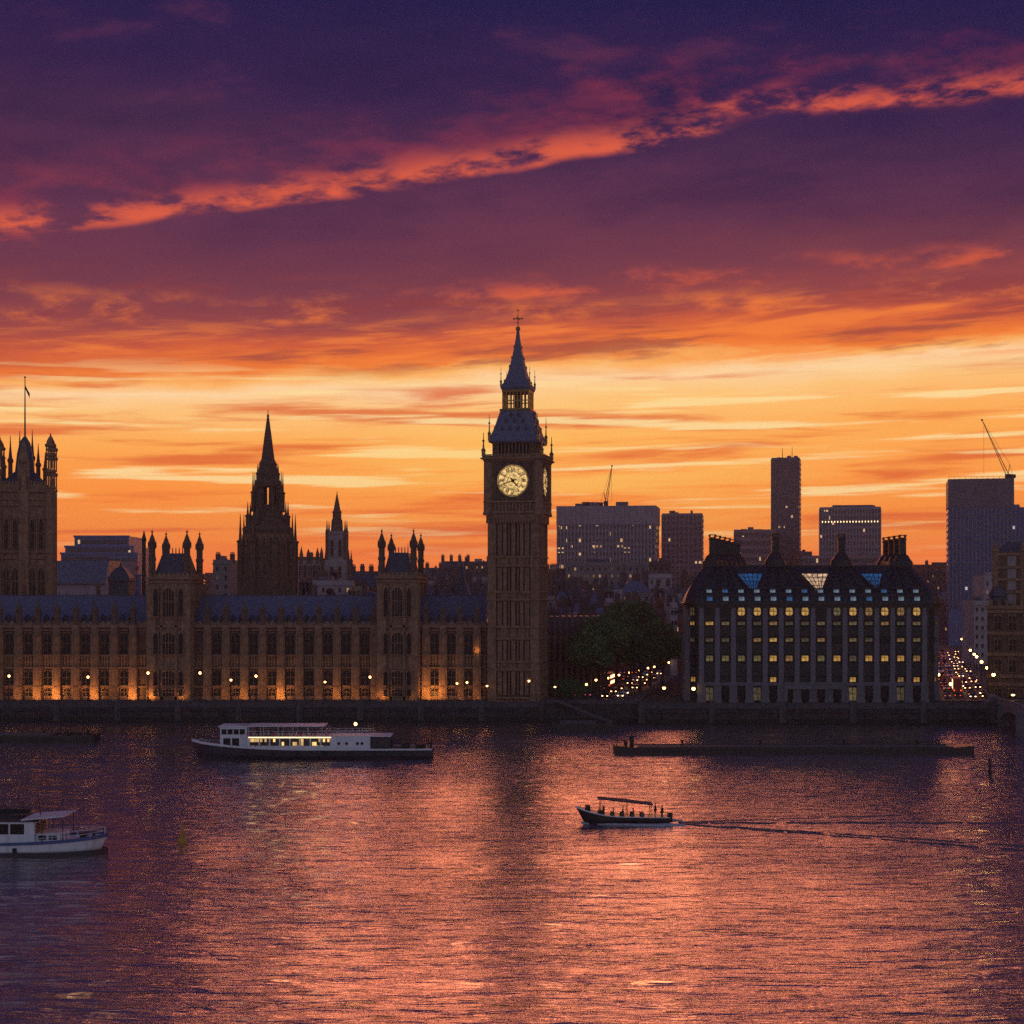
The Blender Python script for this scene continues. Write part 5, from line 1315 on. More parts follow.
for i, (px, Y, top) in enumerate(sh):
    t = thing('garden_bush', ('dark clipped bush closest to the foot of the clock tower', 'taller dark bush below the return wing', 'tall dark bush next to the bright corner street lamp', 'low dark bush at the start of the tree lined street')[i], 'bush', (X(px, Y), Y, GZ), 0, 'bushes at the foot of the clock tower')
    h = Z(top, Y)-GZ; o = bpy.data.objects.new('foliage', leaf_mesh('foliage', [(random.uniform(-1, 1), random.uniform(-1, 1), h*.5+random.uniform(-.5, .7), h*.42) for _ in range(5)], 2200, .3, 80+i)); col.objects.link(o); o.parent = t
    MB().tube([(0, 0, 0), (0, 0, h*.6)], .18, 6, .08).build('stem', 'bark', t)

# ================================================================== LAMPS
def lamp_proto(name, label, h, head_m, group, r=.28):
    t = thing(name, label, 'street lamp', (0, 0, 0), 0, group)
    MB().lathe(0, 0, [(.26, 0), (.22, .5), (.12, .7), (.09, h-.6), (.14, h-.5), (.2, h-.35)], 8).build('post', 'black_iron', t)
    MB().ball(0, 0, h, r, 10, 8).build('lamp_globe', head_m, t, smooth=True)
    MB().lathe(0, 0, [(r*.75, h+r*.8), (r*.5, h+r*1.15), (.05, h+r*1.5)], 8).build('lamp_cap', 'black_iron', t)
    return t
tl = lamp_proto('terrace_lamp', 'black globe lamp glowing on the palace terrace', 5.4, 'lamp', 'globe lamps along the palace terrace')
names = {9: 'globe lamp below the flag tower', 88: 'globe lamp midway along the first palace range', 148: 'globe lamp beside the first turreted pavilion', 200: 'globe lamp just past the first turreted pavilion', 231: 'lower globe lamp in the middle palace range near the pavilion',
         256: 'globe lamp third past the first pavilion', 325: 'lower globe lamp in the middle of the long palace range', 370: 'globe lamp just before the second turreted pavilion', 457: 'globe lamp, first of a close pair near the clock tower', 467: 'globe lamp, second of a close pair near the clock tower',
         487: 'globe lamp at the corner of the clock tower base', 529: 'globe lamp in front of the clock tower base', 555: 'globe lamp just right of the clock tower'}
first = True
for px, py in ((9, 676), (88, 677), (148, 673), (200, 673), (231, 680), (256, 676), (325, 682), (370, 677), (457, 683.5), (467, 682.5), (487, 686), (529, 681), (555, 687)):
    o = tl if first else copy_tree(tl); first = False
    h = Z(py, 402.6)-4.95; o.location = (X(px, 402.6), 402.6, 4.95); o.scale = (1, 1, h/5.4); o['label'] = 'glowing '+names[px]
sl_ = lamp_proto('street_lamp', 'street lamp', 4.4, 'lamp', 'street lamps along the tree lined street', .30)
LP = [(586.4, 684.4), (596, 680), (608, 678), (619, 675), (629.5, 672.7), (639.5, 670), (648, 668), (654.3, 666.8), (661.6, 664), (668.8, 662.5), (673.7, 661.5)]
words = ['first and lowest', 'second', 'third', 'fourth', 'fifth', 'sixth', 'seventh', 'eighth', 'ninth', 'tenth', 'last and highest']
for i, (px, py) in enumerate(LP):
    Y = 23.6*F/(py-HZ); o = sl_ if i == 0 else copy_tree(sl_); o.location = (X(px, Y), Y, GZ); o['label'] = words[i]+' glowing lamp in the string under the trees, counted from the river'
bl = lamp_proto('street_lamp', 'street lamp', 6.2, 'lamp_white', 'street lamps along the busy bridge street', .42)
bs = [q_ for k_ in range(10) for q_ in ((6+k_*33.+(k_*7 % 15), -6.9), (9+k_*33.+(k_*5 % 17), 6.9))]
ords = 'first second third fourth fifth sixth seventh eighth ninth tenth eleventh twelfth thirteenth fourteenth fifteenth sixteenth seventeenth last'.split()
for i, (s, off) in enumerate(bs):
    x_, y_, a = along(RB, s, off); o = bl if i == 0 else copy_tree(bl); o.location = (x_, y_, GZ)
    o['label'] = '%s lamp from the river on the %s side of the busy bridge street' % (ords[i//2], 'chimneyed office' if i % 2 == 0 else 'ornate building')
al = lamp_proto('street_lamp', 'orange lamp glowing at the entrance corner of the chimneyed office', 3.4, 'lamp', 'lamps round the chimneyed office', .45)
al.location = (X(693.5, 400.5), 400.5, 4.9)
for px, py, Y, lab in ((664, 688, 415, 'orange lamp standing in the middle of the tree lined street'), (951, 684, 415, 'orange lamp at the far corner of the chimneyed office'), (684, 668, 440, 'orange lamp beside the flank of the chimneyed office'), (1013, 695, 400, 'orange lamp above the stone bridge parapet')):
    o = copy_tree(al); o.location = (X(px, Y), Y, GZ); o.scale = (1, 1, (Z(py, Y)-GZ)/3.4); o['label'] = lab

# floodlights washing the palace front: a lamp housing with its own light
fl_p = thing('floodlight', 'floodlight', 'floodlight', (0, 0, 0), 0, 'floodlights along the palace terrace')
MB().box(-.28, .28, -.2, .2, 0, .35).build('housing', 'black_iron', fl_p)
MB().box(-.22, .22, .201, .22, .06, .30).build('lens', 'lamp', fl_p)
strong = {56.7: 1., 37.6: .9, 94.9: 1.2, 75.8: .7, 114: .7, 133.1: .9, 18.5: .5}
flb = [(px, strong.get(round(px, 1), None)) for px in bays if px > -5]+[(154, .6), (184, .8), (384, .2), (415, .3)]
for i, (px, e) in enumerate(flb):
    e = (e if e is not None else (.3 if px < 240 else (.8 if px < 345 else .6)))*random.Random(i*5+2).choice([.08, .25, .5, .8, 1.3])
    Y = 404.7 if not any(p0-2 < px < p1+2 for p0, p1 in PAV) else 403.6
    o = fl_p if i == 0 else copy_tree(fl_p); o.location = (X(px, YF), Y, 4.95)
    o['label'] = 'small floodlight on the terrace at the foot of the palace buttresses'
    ld = bpy.data.lights.new('floodlight_beam', 'SPOT'); ld.energy = 1300*e; ld.color = (1, .40, .09); ld.spot_size = R(130); ld.spot_blend = .9; ld.shadow_soft_size = .25
    lo = bpy.data.objects.new('floodlight_beam', ld); col.objects.link(lo); lo.parent = o; lo.location = (0, 0, .55)
    lo.rotation_euler = Vector((0, -1.1, -1)).to_track_quat('Z', 'Y').to_euler()
    if i and False: pass
# three stronger ones between second pavilion and clock tower
for px, z, e, lab in ((434.5, 4.95, 1.3, 'stronger floodlight near the second pavilion, washing the stone orange'), (477, 16.5, .12, 'ledge floodlight lighting an upper palace buttress beside the clock tower'), (490, 4.95, .8, 'stronger floodlight at the corner of the clock tower base')):
    o = copy_tree(fl_p); o['label'] = lab; o.location = (X(px, YF), 406.7 if z > 6 else 404.4, z)
    ld = bpy.data.lights.new('floodlight_beam', 'SPOT'); ld.energy = 1300*e; ld.color = (1, .40, .09); ld.spot_size = R(130); ld.spot_blend = .9; ld.shadow_soft_size = .25
    lo = bpy.data.objects.new('floodlight_beam', ld); col.objects.link(lo); lo.parent = o; lo.location = (0, 0, .55)
    lo.rotation_euler = Vector((0, -1.1, -1)).to_track_quat('Z', 'Y').to_euler()

# ================================================================== TRAFFIC
def car_proto(paint, label):
    t = thing('parked_car' if False else 'car', label, 'car', (0, 0, 0))
    prof = [(-2.1, .32), (2.1, .32), (2.15, .62), (2.0, .82), (1.05, .92), (.45, 1.40), (-1.0, 1.45), (-1.75, .98), (-2.1, .92)]
    mb = MB(); mb.loft([[(x, -.84, z) for x, z in prof], [(x, -.88, z) if z < 1 else (x*.97, -.72, z) for x, z in prof], [(x, .88, z) if z < 1 else (x*.97, .72, z) for x, z in prof], [(x, .84, z) for x, z in prof]])
    mb.build('body', paint, t)
    MB().poly([(1.03, -.66, .95), (1.03, .66, .95), (.49, .6, 1.37), (.49, -.6, 1.37)]).build('windscreen', 'glass', t)
    MB().poly([(-1.68, -.62, 1.03), (-1.68, .62, 1.03), (-1.08, .58, 1.43), (-1.08, -.58, 1.43)]).build('window', 'glass', t)
    for s in (-1, 1):
        MB().prism_xz([(.85, .95), (.38, 1.34), (-.95, 1.37), (-1.5, 1.0)], s*.79, s*.86).build('window', 'glass', t)
        MB().box(2.08, 2.17, s*.62-.17, s*.62+.17, .58, .76).build('headlight', 'head', t)
        MB().box(-2.13, -2.06, s*.66-.13, s*.66+.13, .66, .86).build('tail_light', 'tail', t)
        for x in (-1.3, 1.35):
            w = MB().prism_xz([(x+.32*math.cos(2*math.pi*i/12), .32+.32*math.sin(2*math.pi*i/12)) for i in range(12)], s*.70, s*.895).build('wheel', 'rubber', t)
    return t
def bus_proto(label, n=7):
    t = thing('double_decker_bus', label, 'bus', (0, 0, 0))
    MB().loft([[(-5, -1.2, .35), (5, -1.2, .35), (5.1, -1.2, 3.9), (4.9, -1.05, 4.3), (-4.9, -1.05, 4.3), (-5, -1.2, 3.9)], [(-5, 1.2, .35), (5, 1.2, .35), (5.1, 1.2, 3.9), (4.9, 1.05, 4.3), (-4.9, 1.05, 4.3), (-5, 1.2, 3.9)]]).build('body', 'paint_red', t)
    for s in (-1, 1):
        for z in (1.25, 2.85):
            for i in range(n): MB().box(-4.6+9.2*i/n+.12, -4.6+9.2*(i+1)/n, s*1.21-.02, s*1.21+.02, z, z+.85).build('window', 'boat_glow', t)
        MB().box(5.02, 5.16, s*.85-.2, s*.85+.2, .6, .85).build('headlight', 'head', t)
        MB().box(-5.06, -4.99, s*.9-.15, s*.9+.15, .8, 1.2).build('tail_light', 'tail', t)
        for x in (-3., 3.2): MB().prism_xz([(x+.48*math.cos(2*math.pi*i/12), .48+.48*math.sin(2*math.pi*i/12)) for i in range(12)], s*.9, s*1.22).build('wheel', 'rubber', t)
    MB().box(5.06, 5.18, -1.0, 1.0, 1.2, 2.2).build('windscreen', 'glass', t); MB().box(5.08, 5.2, -1.0, 1.0, 2.8, 3.7).build('windscreen', 'glass', t)
    return t
protos = {'black': car_proto('paint_black', 'c'), 'white': car_proto('paint_white', 'c'), 'blue': car_proto('paint_blue', 'c'), 'red': car_proto('paint_red', 'c')}
used_c = set()
def place_car(paint, P_, s, off, flip, group, street):
    x_, y_, a = along(P_, s, off)
    o = protos[paint] if paint not in used_c else copy_tree(protos[paint]); used_c.add(paint)
    o.location = (x_, y_, GZ+.008); o.rotation_euler = (0, 0, a+(math.pi if flip else 0)); o['group'] = group
    o['label'] = '%s car %s on the %s' % (paint, 'driving towards the river with headlights on' if flip else 'driving away with red tail lights', street)
    return o
rr = random.Random(5)
gA, gB = 'cars on the tree lined street', 'cars on the busy bridge street'
for lane, flip in ((-6.2, False), (-2.4, False), (2.4, True), (6.2, True)):
    s = 9+rr.uniform(0, 6)
    while s < 150:
        if not (lane == -2.4 and 44 < s < 66): place_car(rr.choice(['black', 'black', 'white', 'blue', 'red']), RA, s, lane, flip, gA, 'tree lined street')
        s += rr.uniform(11, 26)
for lane, flip in ((-4.6, False), (-1.6, False), (1.6, True), (4.6, True)):
    s = 6+rr.uniform(0, 6)
    while s < 330:
        if not (lane == -1.6 and 20 < s < 42): place_car(rr.choice(['black', 'black', 'white', 'blue', 'red']), RB, s, lane+rr.uniform(-.45, .45), flip, gB, 'busy bridge street')
        s += rr.choice([7.5, 9, 11, 14, 19, 26])+rr.uniform(0, 3)
b1_ = bus_proto('red double-decker bus with lit windows driving up the tree lined street')
x_, y_, a = along(RA, 55, -2.4); b1_.location = (x_, y_, GZ+.008); b1_.rotation_euler = (0, 0, a)
b2_ = copy_tree(b1_); x_, y_, a = along(RB, 31, -1.6); b2_.location = (x_, y_, GZ+.008); b2_.rotation_euler = (0, 0, a); b2_['label'] = 'red double-decker bus with lit windows on the busy bridge street'

# ================================================================== STONE BRIDGE AT THE RIGHT EDGE
br = thing('stone_bridge', 'pale stone road bridge with low arches leaving the bank at the right edge', 'bridge', (121, 396, 0)); o = br.location
A0, A1 = Vector((120.0, 404)), Vector((113.5, 330)); dirv = (A1-A0).normalized(); nv = Vector((-dirv.y, dirv.x)); nv = nv if nv.x > 0 else -nv
def bp(s, off, z): p = A0+dirv*s+nv*off; return (p.x-o.x, p.y-o.y, z)
prof = [(0, 6.0)]
arch = []
zt_ = 5.4
pts = [(0, -1.5), (0, zt_), (74, zt_), (74, -1.5), (70, -1.5)]
for c0, c1 in ((44, 70), (14, 40)):
    pts += [((c0+c1)/2+(c1-c0)/2*math.cos(math.pi*i/10), .2+3.9*math.sin(math.pi*i/10)) for i in range(11)]
    pts += [(c0, -1.5), (c0-4 if c0 > 20 else c0-.01, -1.5)]
MB().loft([[bp(s, 0, z) for s, z in pts], [bp(s, 24, z) for s, z in pts]]).build('arch_wall', 'pier_stone', br)
mb = MB()
mb.loft([[bp(s, -.25, zt_-.3), bp(s, .55, zt_-.3), bp(s, .55, zt_+.15), bp(s, -.25, zt_+.15)] for s in (0, 74)]); mb.loft([[bp(s, -.1, zt_+.16), bp(s, .3, zt_+.16), bp(s, .3, zt_+1.1), bp(s, -.1, zt_+1.1)] for s in (0, 74)]); mb.loft([[bp(s, -.22, zt_+1.1), bp(s, .42, zt_+1.1), bp(s, .42, zt_+1.32), bp(s, -.22, zt_+1.32)] for s in (0, 74)])
mb.build('parapet', 'pier_stone', br)
for s in (7, 42, 71.5):
    mb = MB(); mb.loft([[bp(s-1.8, .2, z), bp(s-1.2, -1.6, z), bp(s, -2.3, z), bp(s+1.2, -1.6, z), bp(s+1.8, .2, z)] for z in (-1.5, zt_-.2)]); mb.loft([[bp(s-2.1, .2, z), bp(s-1.4, -1.9, z), bp(s, -2.6, z), bp(s+1.4, -1.9, z), bp(s+2.1, .2, z)] for z in (zt_-.2, zt_+.3)]); mb.loft([[bp(s-1.3, .6, z), bp(s-1.2, -1.2, z), bp(s+1.2, -1.2, z), bp(s+1.3, .6, z)] for z in (zt_+.3, zt_+1.7)])
    mb.build('pier', 'pier_stone', br)
MB().loft([[bp(s, .6, zt_+.01), bp(s, 23, zt_+.01), bp(s, 23, zt_+.05), bp(s, .6, zt_+.05)] for s in (0, 74)]).build('deck', 'asphalt', br)

# ================================================================== BOATS
def hull_mb(L, B, side, bowup, draft=.5, bow=.25, stern=.75, n=22, rake=.9):
    """closed hull, x from stern 0 to bow L; side = freeboard amidships"""
    rings = []
    for i in range(n+1):
        f = i/n; x = L*f
        b = B/2*(stern+(1-stern)*min(1, f/.25))*(1. if f < 1-bow else math.sqrt(max(0, 1-((f-1+bow)/bow)**1.8)))
        b = max(b, .03); hgt = side+bowup*max(0, (f-.5)/.5)**2
        xr = lambda z: x-(rake*max(0, (f-.6)/.4)**2)*(1-(z+draft)/(hgt+draft))*1.6
        rings.append([(xr(hgt), -b, hgt), (xr(hgt*.4), -b*.97, hgt*.4), (xr(-draft*.5), -b*.80, -draft*.5), (xr(-draft), -b*.3, -draft), (xr(-draft), b*.3, -draft), (xr(-draft*.5), b*.80, -draft*.5), (xr(hgt*.4), b*.97, hgt*.4), (xr(hgt), b, hgt)])
    return MB().loft(rings)
def strip_mb(L, B, side, bowup, z0f, z1f, out, bow, stern, n=22, rake=.9):
    """a rubbing strake or gunwale that follows the hull"""
    mb = MB()
    for sgn in (-1, 1):
        rings = []
        for i in range(n+1):
            f = i/n; b = B/2*(stern+(1-stern)*min(1, f/.25))*(1. if f < 1-bow else math.sqrt(max(0, 1-((f-1+bow)/bow)**1.8))); b = max(b, .03); hgt = side+bowup*max(0, (f-.5)/.5)**2
            x = L*f; z0, z1 = hgt*z0f, hgt*z1f
            rings.append([(x, sgn*(b+out), z0), (x, sgn*(b-.12), z0), (x, sgn*(b-.12), z1), (x, sgn*(b+out), z1)])
        mb.loft(rings)
    return mb
def rail(mb, pts, h, r=.03, posts=True):
    P = [Vector(p) for p in pts]
    for zz in (h, h*.5): mb.tube([p+Vector((0, 0, zz)) for p in P], r, 5)
    if posts:
        for a, b in zip(P, P[1:]):
            k = max(1, int((b-a).length/1.3))
            for i in range(k+1): q_ = a.lerp(b, i/k); mb.tube([q_, q_+Vector((0, 0, h))], r, 5)
# ---- white saloon ferry
YFy = 314
fe = thing('passenger_ferry', 'long white saloon ferry with lit windows moored in mid river, bow to the left', 'ferry', (X(433, YFy), YFy, 0), R(180))
hull_mb(47.3, 8, 2.05, 1.5, .6, .22, .9).build('hull', 'paint_navy', fe)
strip_mb(47.3, 8, 2.05, 1.5, .93, 1.08, .06, .22, .9).build('gunwale', 'paint_white', fe)
def walls(x0, x1, w, z0, z1, openings, t_=.14):
    """two side walls with rectangular openings (list of (a,b,za,zb)) plus end walls"""
    mb = MB()
    for s in (-1, 1):
        ya, yb_ = (s*w/2-t_/2, s*w/2+t_/2); cur = x0
        for a, b, za, zb in sorted(openings):
            if a > cur: mb.box(cur, a, ya, yb_, z0, z1)
            if za > z0: mb.box(a, b, ya, yb_, z0, za)
            if zb < z1: mb.box(a, b, ya, yb_, zb, z1)
            cur = b
        if cur < x1: mb.box(cur, x1, ya, yb_, z0, z1)
    mb.box(x0, x0+t_, -w/2+t_, w/2-t_, z0, z1).box(x1-t_, x1, -w/2+t_, w/2-t_, z0, z1)
    return mb
ops = [(19.8+i*1.98, 19.8+i*1.98+1.72, 2.75, 4.15) for i in range(8)]
walls(19.4, 35.9, 7., 2.0, 4.4, ops).build('saloon', 'paint_white', fe)
MB().box(19.5, 35.8, -3.3, 3.3, 2.06, 2.14).build('saloon_floor', 'deck', fe)
for a, b, za, zb in ops:
    for s in (-1, 1): MB().box(a+.02, b-.02, s*3.42, s*3.46, za+.02, zb-.02).build('window', lit_glass('saloon_glass', (.03, .03, .03), .42, .7, .52, (1, .60, .2), 1.5) if 'saloon_glass' not in bpy.data.materials else bpy.data.materials['saloon_glass'], fe)
MB().box(19.2, 36.1, -3.75, 3.75, 4.4, 4.55).build('upper_deck', 'paint_white', fe)
MB().box(19.6, 35.6, 3.76, 3.82, 4.34, 4.48).box(19.6, 35.6, -3.82, -3.76, 4.34, 4.48).build('light_strip', 'boat_glow', fe)
mb = MB()
for s in (-1, 1): rail(mb, [(19.4, s*3.6, 4.55), (36, s*3.6, 4.55)], 1.05, .035)
mb.build('deck_rail', 'paint_white', fe)
MB().box(21, 35.9, -3.5, 3.5, 6.45, 6.6).build('awning', 'paint_white', fe)
mb = MB()
for i in range(6):
    for s in (-1, 1): mb.tube([(21.3+i*2.86, s*3.4, 4.55), (21.3+i*2.86, s*3.4, 6.46)], .05, 5)
mb.build('awning_post', 'paint_white', fe)
walls(36.0, 41.2, 6.2, 2.0, 6.35, [(36.5, 37.3, 2.9, 4.2), (37.6, 39.0, 2.5, 4.3), (39.2, 40.6, 2.5, 4.3), (36.4, 37.5, 5.0, 6.0), (37.7, 38.8, 5.0, 6.0), (39.0, 40.1, 5.0, 6.0)] and [(37.5, 38.9, 2.4, 4.2), (39.2, 40.6, 2.4, 4.2)]).build('wheelhouse', 'paint_white', fe)
for s in (-1, 1):
    for a, b, za, zb in [(37.52, 38.88, 2.42, 4.18), (39.22, 40.58, 2.42, 4.18)]: MB().box(a, b, s*3.02, s*3.06, za, zb).build('window', 'glass', fe)
    for i in range(4): MB().box(36.4+i*1.18, 37.4+i*1.18, s*3.175-.02, s*3.175+.02, 4.95, 5.95).build('window', 'glass', fe)
for i in range(4): MB().box(41.19, 41.24, -2.7+i*1.4, -1.5+i*1.4, 4.95, 5.95).build('window', 'glass', fe)
MB().box(35.8, 41.6, -3.3, 3.3, 6.35, 6.55).build('wheelhouse_roof', 'paint_white', fe)
MB().tube([(36.3, 0, 6.5), (36.2, 0, 8.4)], .09, 6).box(36.0, 36.6, -1.2, 1.2, 7.5, 7.65).box(36.9, 37.4, -.9, .9, 7.0, 7.2).build('radar_mast', 'black_iron', fe)
walls(12, 19.4, 7., 2.0, 4.5, []).build('aft_house', 'paint_white', fe)
for s in (-1, 1):
    for x in (13.6, 14.5, 16.6, 18.1):
        MB().prism_xz([(x+.3*math.cos(2*math.pi*i/12), 3.2+.3*math.sin(2*math.pi*i/12)) for i in range(12)], s*3.57-.02, s*3.57+.03).build('porthole', 'glass', fe)
MB().box(8.0, 19.4, -3.6, 3.6, 4.5, 4.65).build('aft_deck', 'paint_white', fe)
mb = MB()
for s in (-1, 1): rail(mb, [(12, s*3.5, 4.65), (19, s*3.5, 4.65)], .9, .035)
mb.build('deck_rail', 'paint_white', fe)
mb = MB()
for x in (8.2, 9.4, 10.7, 11.9):
    for s in (-1, 1): mb.tube([(x, s*3.4, 2.0), (x, s*3.4, 4.5)], .08, 6)
mb.box(8.3, 11.9, -3.2, 3.2, 2.01, 4.3); mb.build('aft_bulkhead', 'paint_navy', fe)
MB().tube([(15.2, 0, 4.6), (15.2, 0, 6.6)], .06, 6).build('mast', 'black_iron', fe); MB().ball(15.2, 0, 6.7, .32, 8, 6).build('mast_light', 'lamp', fe)
mb = MB(); rail(mb, [(8, -3.5, 2.1), (.4, -3.0, 2.1), (.4, 3.0, 2.1), (8, 3.5, 2.1)], 1.1, .05); rail(mb, [(41.5, -3.2, 2.6), (44.5, -2.2, 3.1), (47, 0, 3.5), (44.5, 2.2, 3.1), (41.5, 3.2, 2.6)], .9, .035)
mb.build('bow_rail', 'black_iron', fe)
mb = MB().box(1.5, 3.4, -1.4, 1.2, 2.05, 2.9).box(4.6, 6.2, -2, -.4, 2.05, 3.2).lathe(2.2, 2, [(.3, 2.05), (.3, 2.8), (.4, 2.85)], 8); mb.tube([(1., -2.6, 2.05), (1., -2.6, 4.4)], .06, 5); mb.build('deck_gear', 'paint_black', fe)

f0 = MB().disc_y(0, 0, -.14, .14, .42, 14, .2).build('tyre_fender', 'rubber', fe); f0.location = (6, 3.75, 1.2)
for x in (11, 16, 21, 26, 31, 36): put(f0, fe, (x, 4.14, 1.25))
f0 = MB().disc_y(0, 0, -.06, .06, .36, 14, .2).build('life_ring', 'paint_red', fe); f0.location = (20.4, 3.66, 5.1)
for x in (25.5, 30.8, 35.2): put(f0, fe, (x, 3.66, 5.1))
mb = MB().tube([(45.5, 1.2, 3.1), (47.5, 1.0, 1.6), (50.5, .5, -.2)], .06, 5).tube([(1., 3.2, 2.1), (-1.2, 3.6, .9), (-3.5, 4., -.2)], .06, 5); mb.build('mooring_line', 'deck', fe)
# ---- white river cruiser at the left edge
Yc_ = 200.8
rc = thing('river_cruiser', 'white river cruiser with covered upper deck entering at the left edge', 'boat', (X(108, Yc_)-30, Yc_, 0), 0)
hull_mb(30, 6.4, 1.55, .75, .7, .26, .9).build('hull', 'paint_white', rc)
strip_mb(30, 6.4, 1.55, .75, .0, .30, .05, .26, .9).build('boot_stripe', 'paint_navy', rc)
strip_mb(30, 6.4, 1.55, .75, .90, 1.10, .10, .26, .9).build('rubbing_strake', 'paint_blue', rc)
ops = [(3+i*1.95, 3+i*1.95+1.75, 2.75, 4.05) for i in range(9)]
walls(2, 21.6, 5.6, 1.5, 4.3, ops).build('cabin', 'paint_white', rc)
for a, b, za, zb in ops:
    for s in (-1, 1): MB().box(a, b, s*2.73, s*2.77, za, zb).build('window', 'glass', rc)
MB().box(21.59, 21.63, -2.3, -.2, 2.5, 4.0).box(21.59, 21.63, .2, 2.3, 2.5, 4.0).build('windscreen', 'glass', rc)
MB().loft([[(1.6, -3.0, 4.3), (1.6, 3.0, 4.3), (1.6, 3.0, 4.45), (1.6, -3.0, 4.45)], [(22, -3.0, 4.3), (22, 3.0, 4.3), (22, 3.0, 4.45), (22, -3.0, 4.45)]]).build('cabin_roof', 'paint_navy', rc)
MB().box(21.6, 24.6, -2.2, 2.2, 1.6, 2.75).build('fore_cabin', 'paint_white', rc)
for s in (-1, 1):
    for i in range(2): MB().box(21.9+i*1.3, 22.9+i*1.3, s*2.21-.02, s*2.21+.02, 2.0, 2.5).build('window', 'glass', rc)
MB().loft([[(17, -2.9, 5.35), (17, 2.9, 5.35), (17, 2.9, 5.45), (17, -2.9, 5.45)], [(24.2, -2.6, 6.0), (24.2, 2.6, 6.0), (24.2, 2.6, 6.1), (24.2, -2.6, 6.1)]]).build('canopy', 'paint_white', rc) if False else None
MB().loft([[(20, -3.05, 4.46), (20, 3.05, 4.46), (20, 3.05, 4.62), (20, -3.05, 4.62)], [(25.3, -2.7, 4.9), (25.3, 2.7, 4.9), (25.3, 2.7, 5.05), (25.3, -2.7, 5.05)]]).build('canopy', 'paint_white', rc)
mb = MB()
for s in (-1, 1):
    for x, z in ((22.4, 2.0), (25.0, 2.1)): mb.tube([(x, s*2.4, z-.3), (x, s*2.5, 4.75)], .05, 6)
mb.build('canopy_post', 'black_iron', rc)
MB().box(4, 17, -2.7, 2.7, 4.46, 4.58).box(10.5, 12.5, -1, 1, 4.58, 5.3).box(14, 19.5, -2.5, -2.35, 4.58, 5.2).box(14, 19.5, 2.35, 2.5, 4.58, 5.2).box(6, 9, -1.5, 1.5, 4.58, 5.0).build('roof_lockers', 'paint_navy', rc)
mb = MB()
for s in (-1, 1): rail(mb, [(2, s*2.8, 4.45), (19.5, s*2.8, 4.45)], .95, .03)
mb.tube([(21.6, 0, 4.5), (21.2, 0, 7.3)], .06, 6).tube([(21.3, -.9, 6.4), (21.3, .9, 6.4)], .04, 5).tube([(18.5, 1.2, 4.5), (18.4, 1.2, 7.0)], .04, 5).tube([(21.2, 0, 7.2), (29.4, 0, 3.4)], .02, 4).tube([(19.8, -1.2, 4.5), (19.8, -1.2, 6.6)], .05, 5)
mb.build('mast', 'black_iron', rc)
mb = MB()
for s in (-1, 1): rail(mb, [(22, s*2.9, 1.75), (25.5, s*2.55, 1.95), (28, s*1.5, 2.15), (29.6, s*.15, 2.3)], 1., .035)
mb.build('bow_rail', 'paint_white', rc)
MB().box(26.6, 27.3, -.6, .6, 2., 2.6).lathe(28.2, 0, [(.18, 2), (.16, 2.6), (.28, 2.7)], 8).tube([(29.4, 0, 2.2), (29.5, 0, 3.9)], .05, 5).build('windlass', 'black_iron', rc)
MB().box(19.0, 19.5, -3.24, -3.1, .3, 1.1).build('fender', 'rubber', rc)

# ---- open launch under way
Yl = 226.6
la = thing('open_launch', 'dark open launch with long canopy speeding across the orange water', 'launch', (X(669, Yl), Yl, .0), R(180))
la.rotation_euler = (0, R(-1.2), R(180))
hull_mb(13.3, 3.3, .95, 1.15, .45, .42, .85).build('hull', 'paint_black', la)
strip_mb(13.3, 3.3, .95, 1.15, .92, 1.04, .05, .42, .85).build('gunwale', 'paint_white', la)
MB().loft([[(2.4, -1.5, 2.62), (2.4, 1.5, 2.62), (2.4, 1.4, 2.72), (2.4, -1.4, 2.72)], [(6, -1.55, 2.95), (6, 1.55, 2.95), (6, 1.4, 3.1), (6, -1.4, 3.1)], [(10.2, -1.4, 3.3), (10.2, 1.4, 3.3), (10.2, 1.3, 3.42), (10.2, -1.3, 3.42)]]).build('canopy', 'cloth_grey', la)
mb = MB()
for s in (-1, 1):
    for x, z in ((2.7, 2.65), (6, 2.97), (9.8, 3.3)): mb.tube([(x, s*1.35, .9), (x, s*1.35, z)], .05, 6)
mb.build('canopy_post', 'black_iron', la)
MB().box(9.2, 9.4, -1.1, 1.1, 1.2, 2.3).box(9.4, 10.1, -1.0, 1.0, 1.1, 1.75).build('wheel_shelter', 'paint_black', la)
MB().box(11.2, 11.9, -.5, .5, 1.5, 2.35).build('fore_locker', 'paint_black', la)
mb = MB()
for x in (3.6, 5.0, 6.4, 7.8): mb.box(x, x+.5, -1.2, 1.2, .95, 1.32)
mb.build('bench', 'deck', la)
MB().box(-.45, .25, -.35, .35, .1, 1.5).build('outboard_engine', 'paint_black', la)

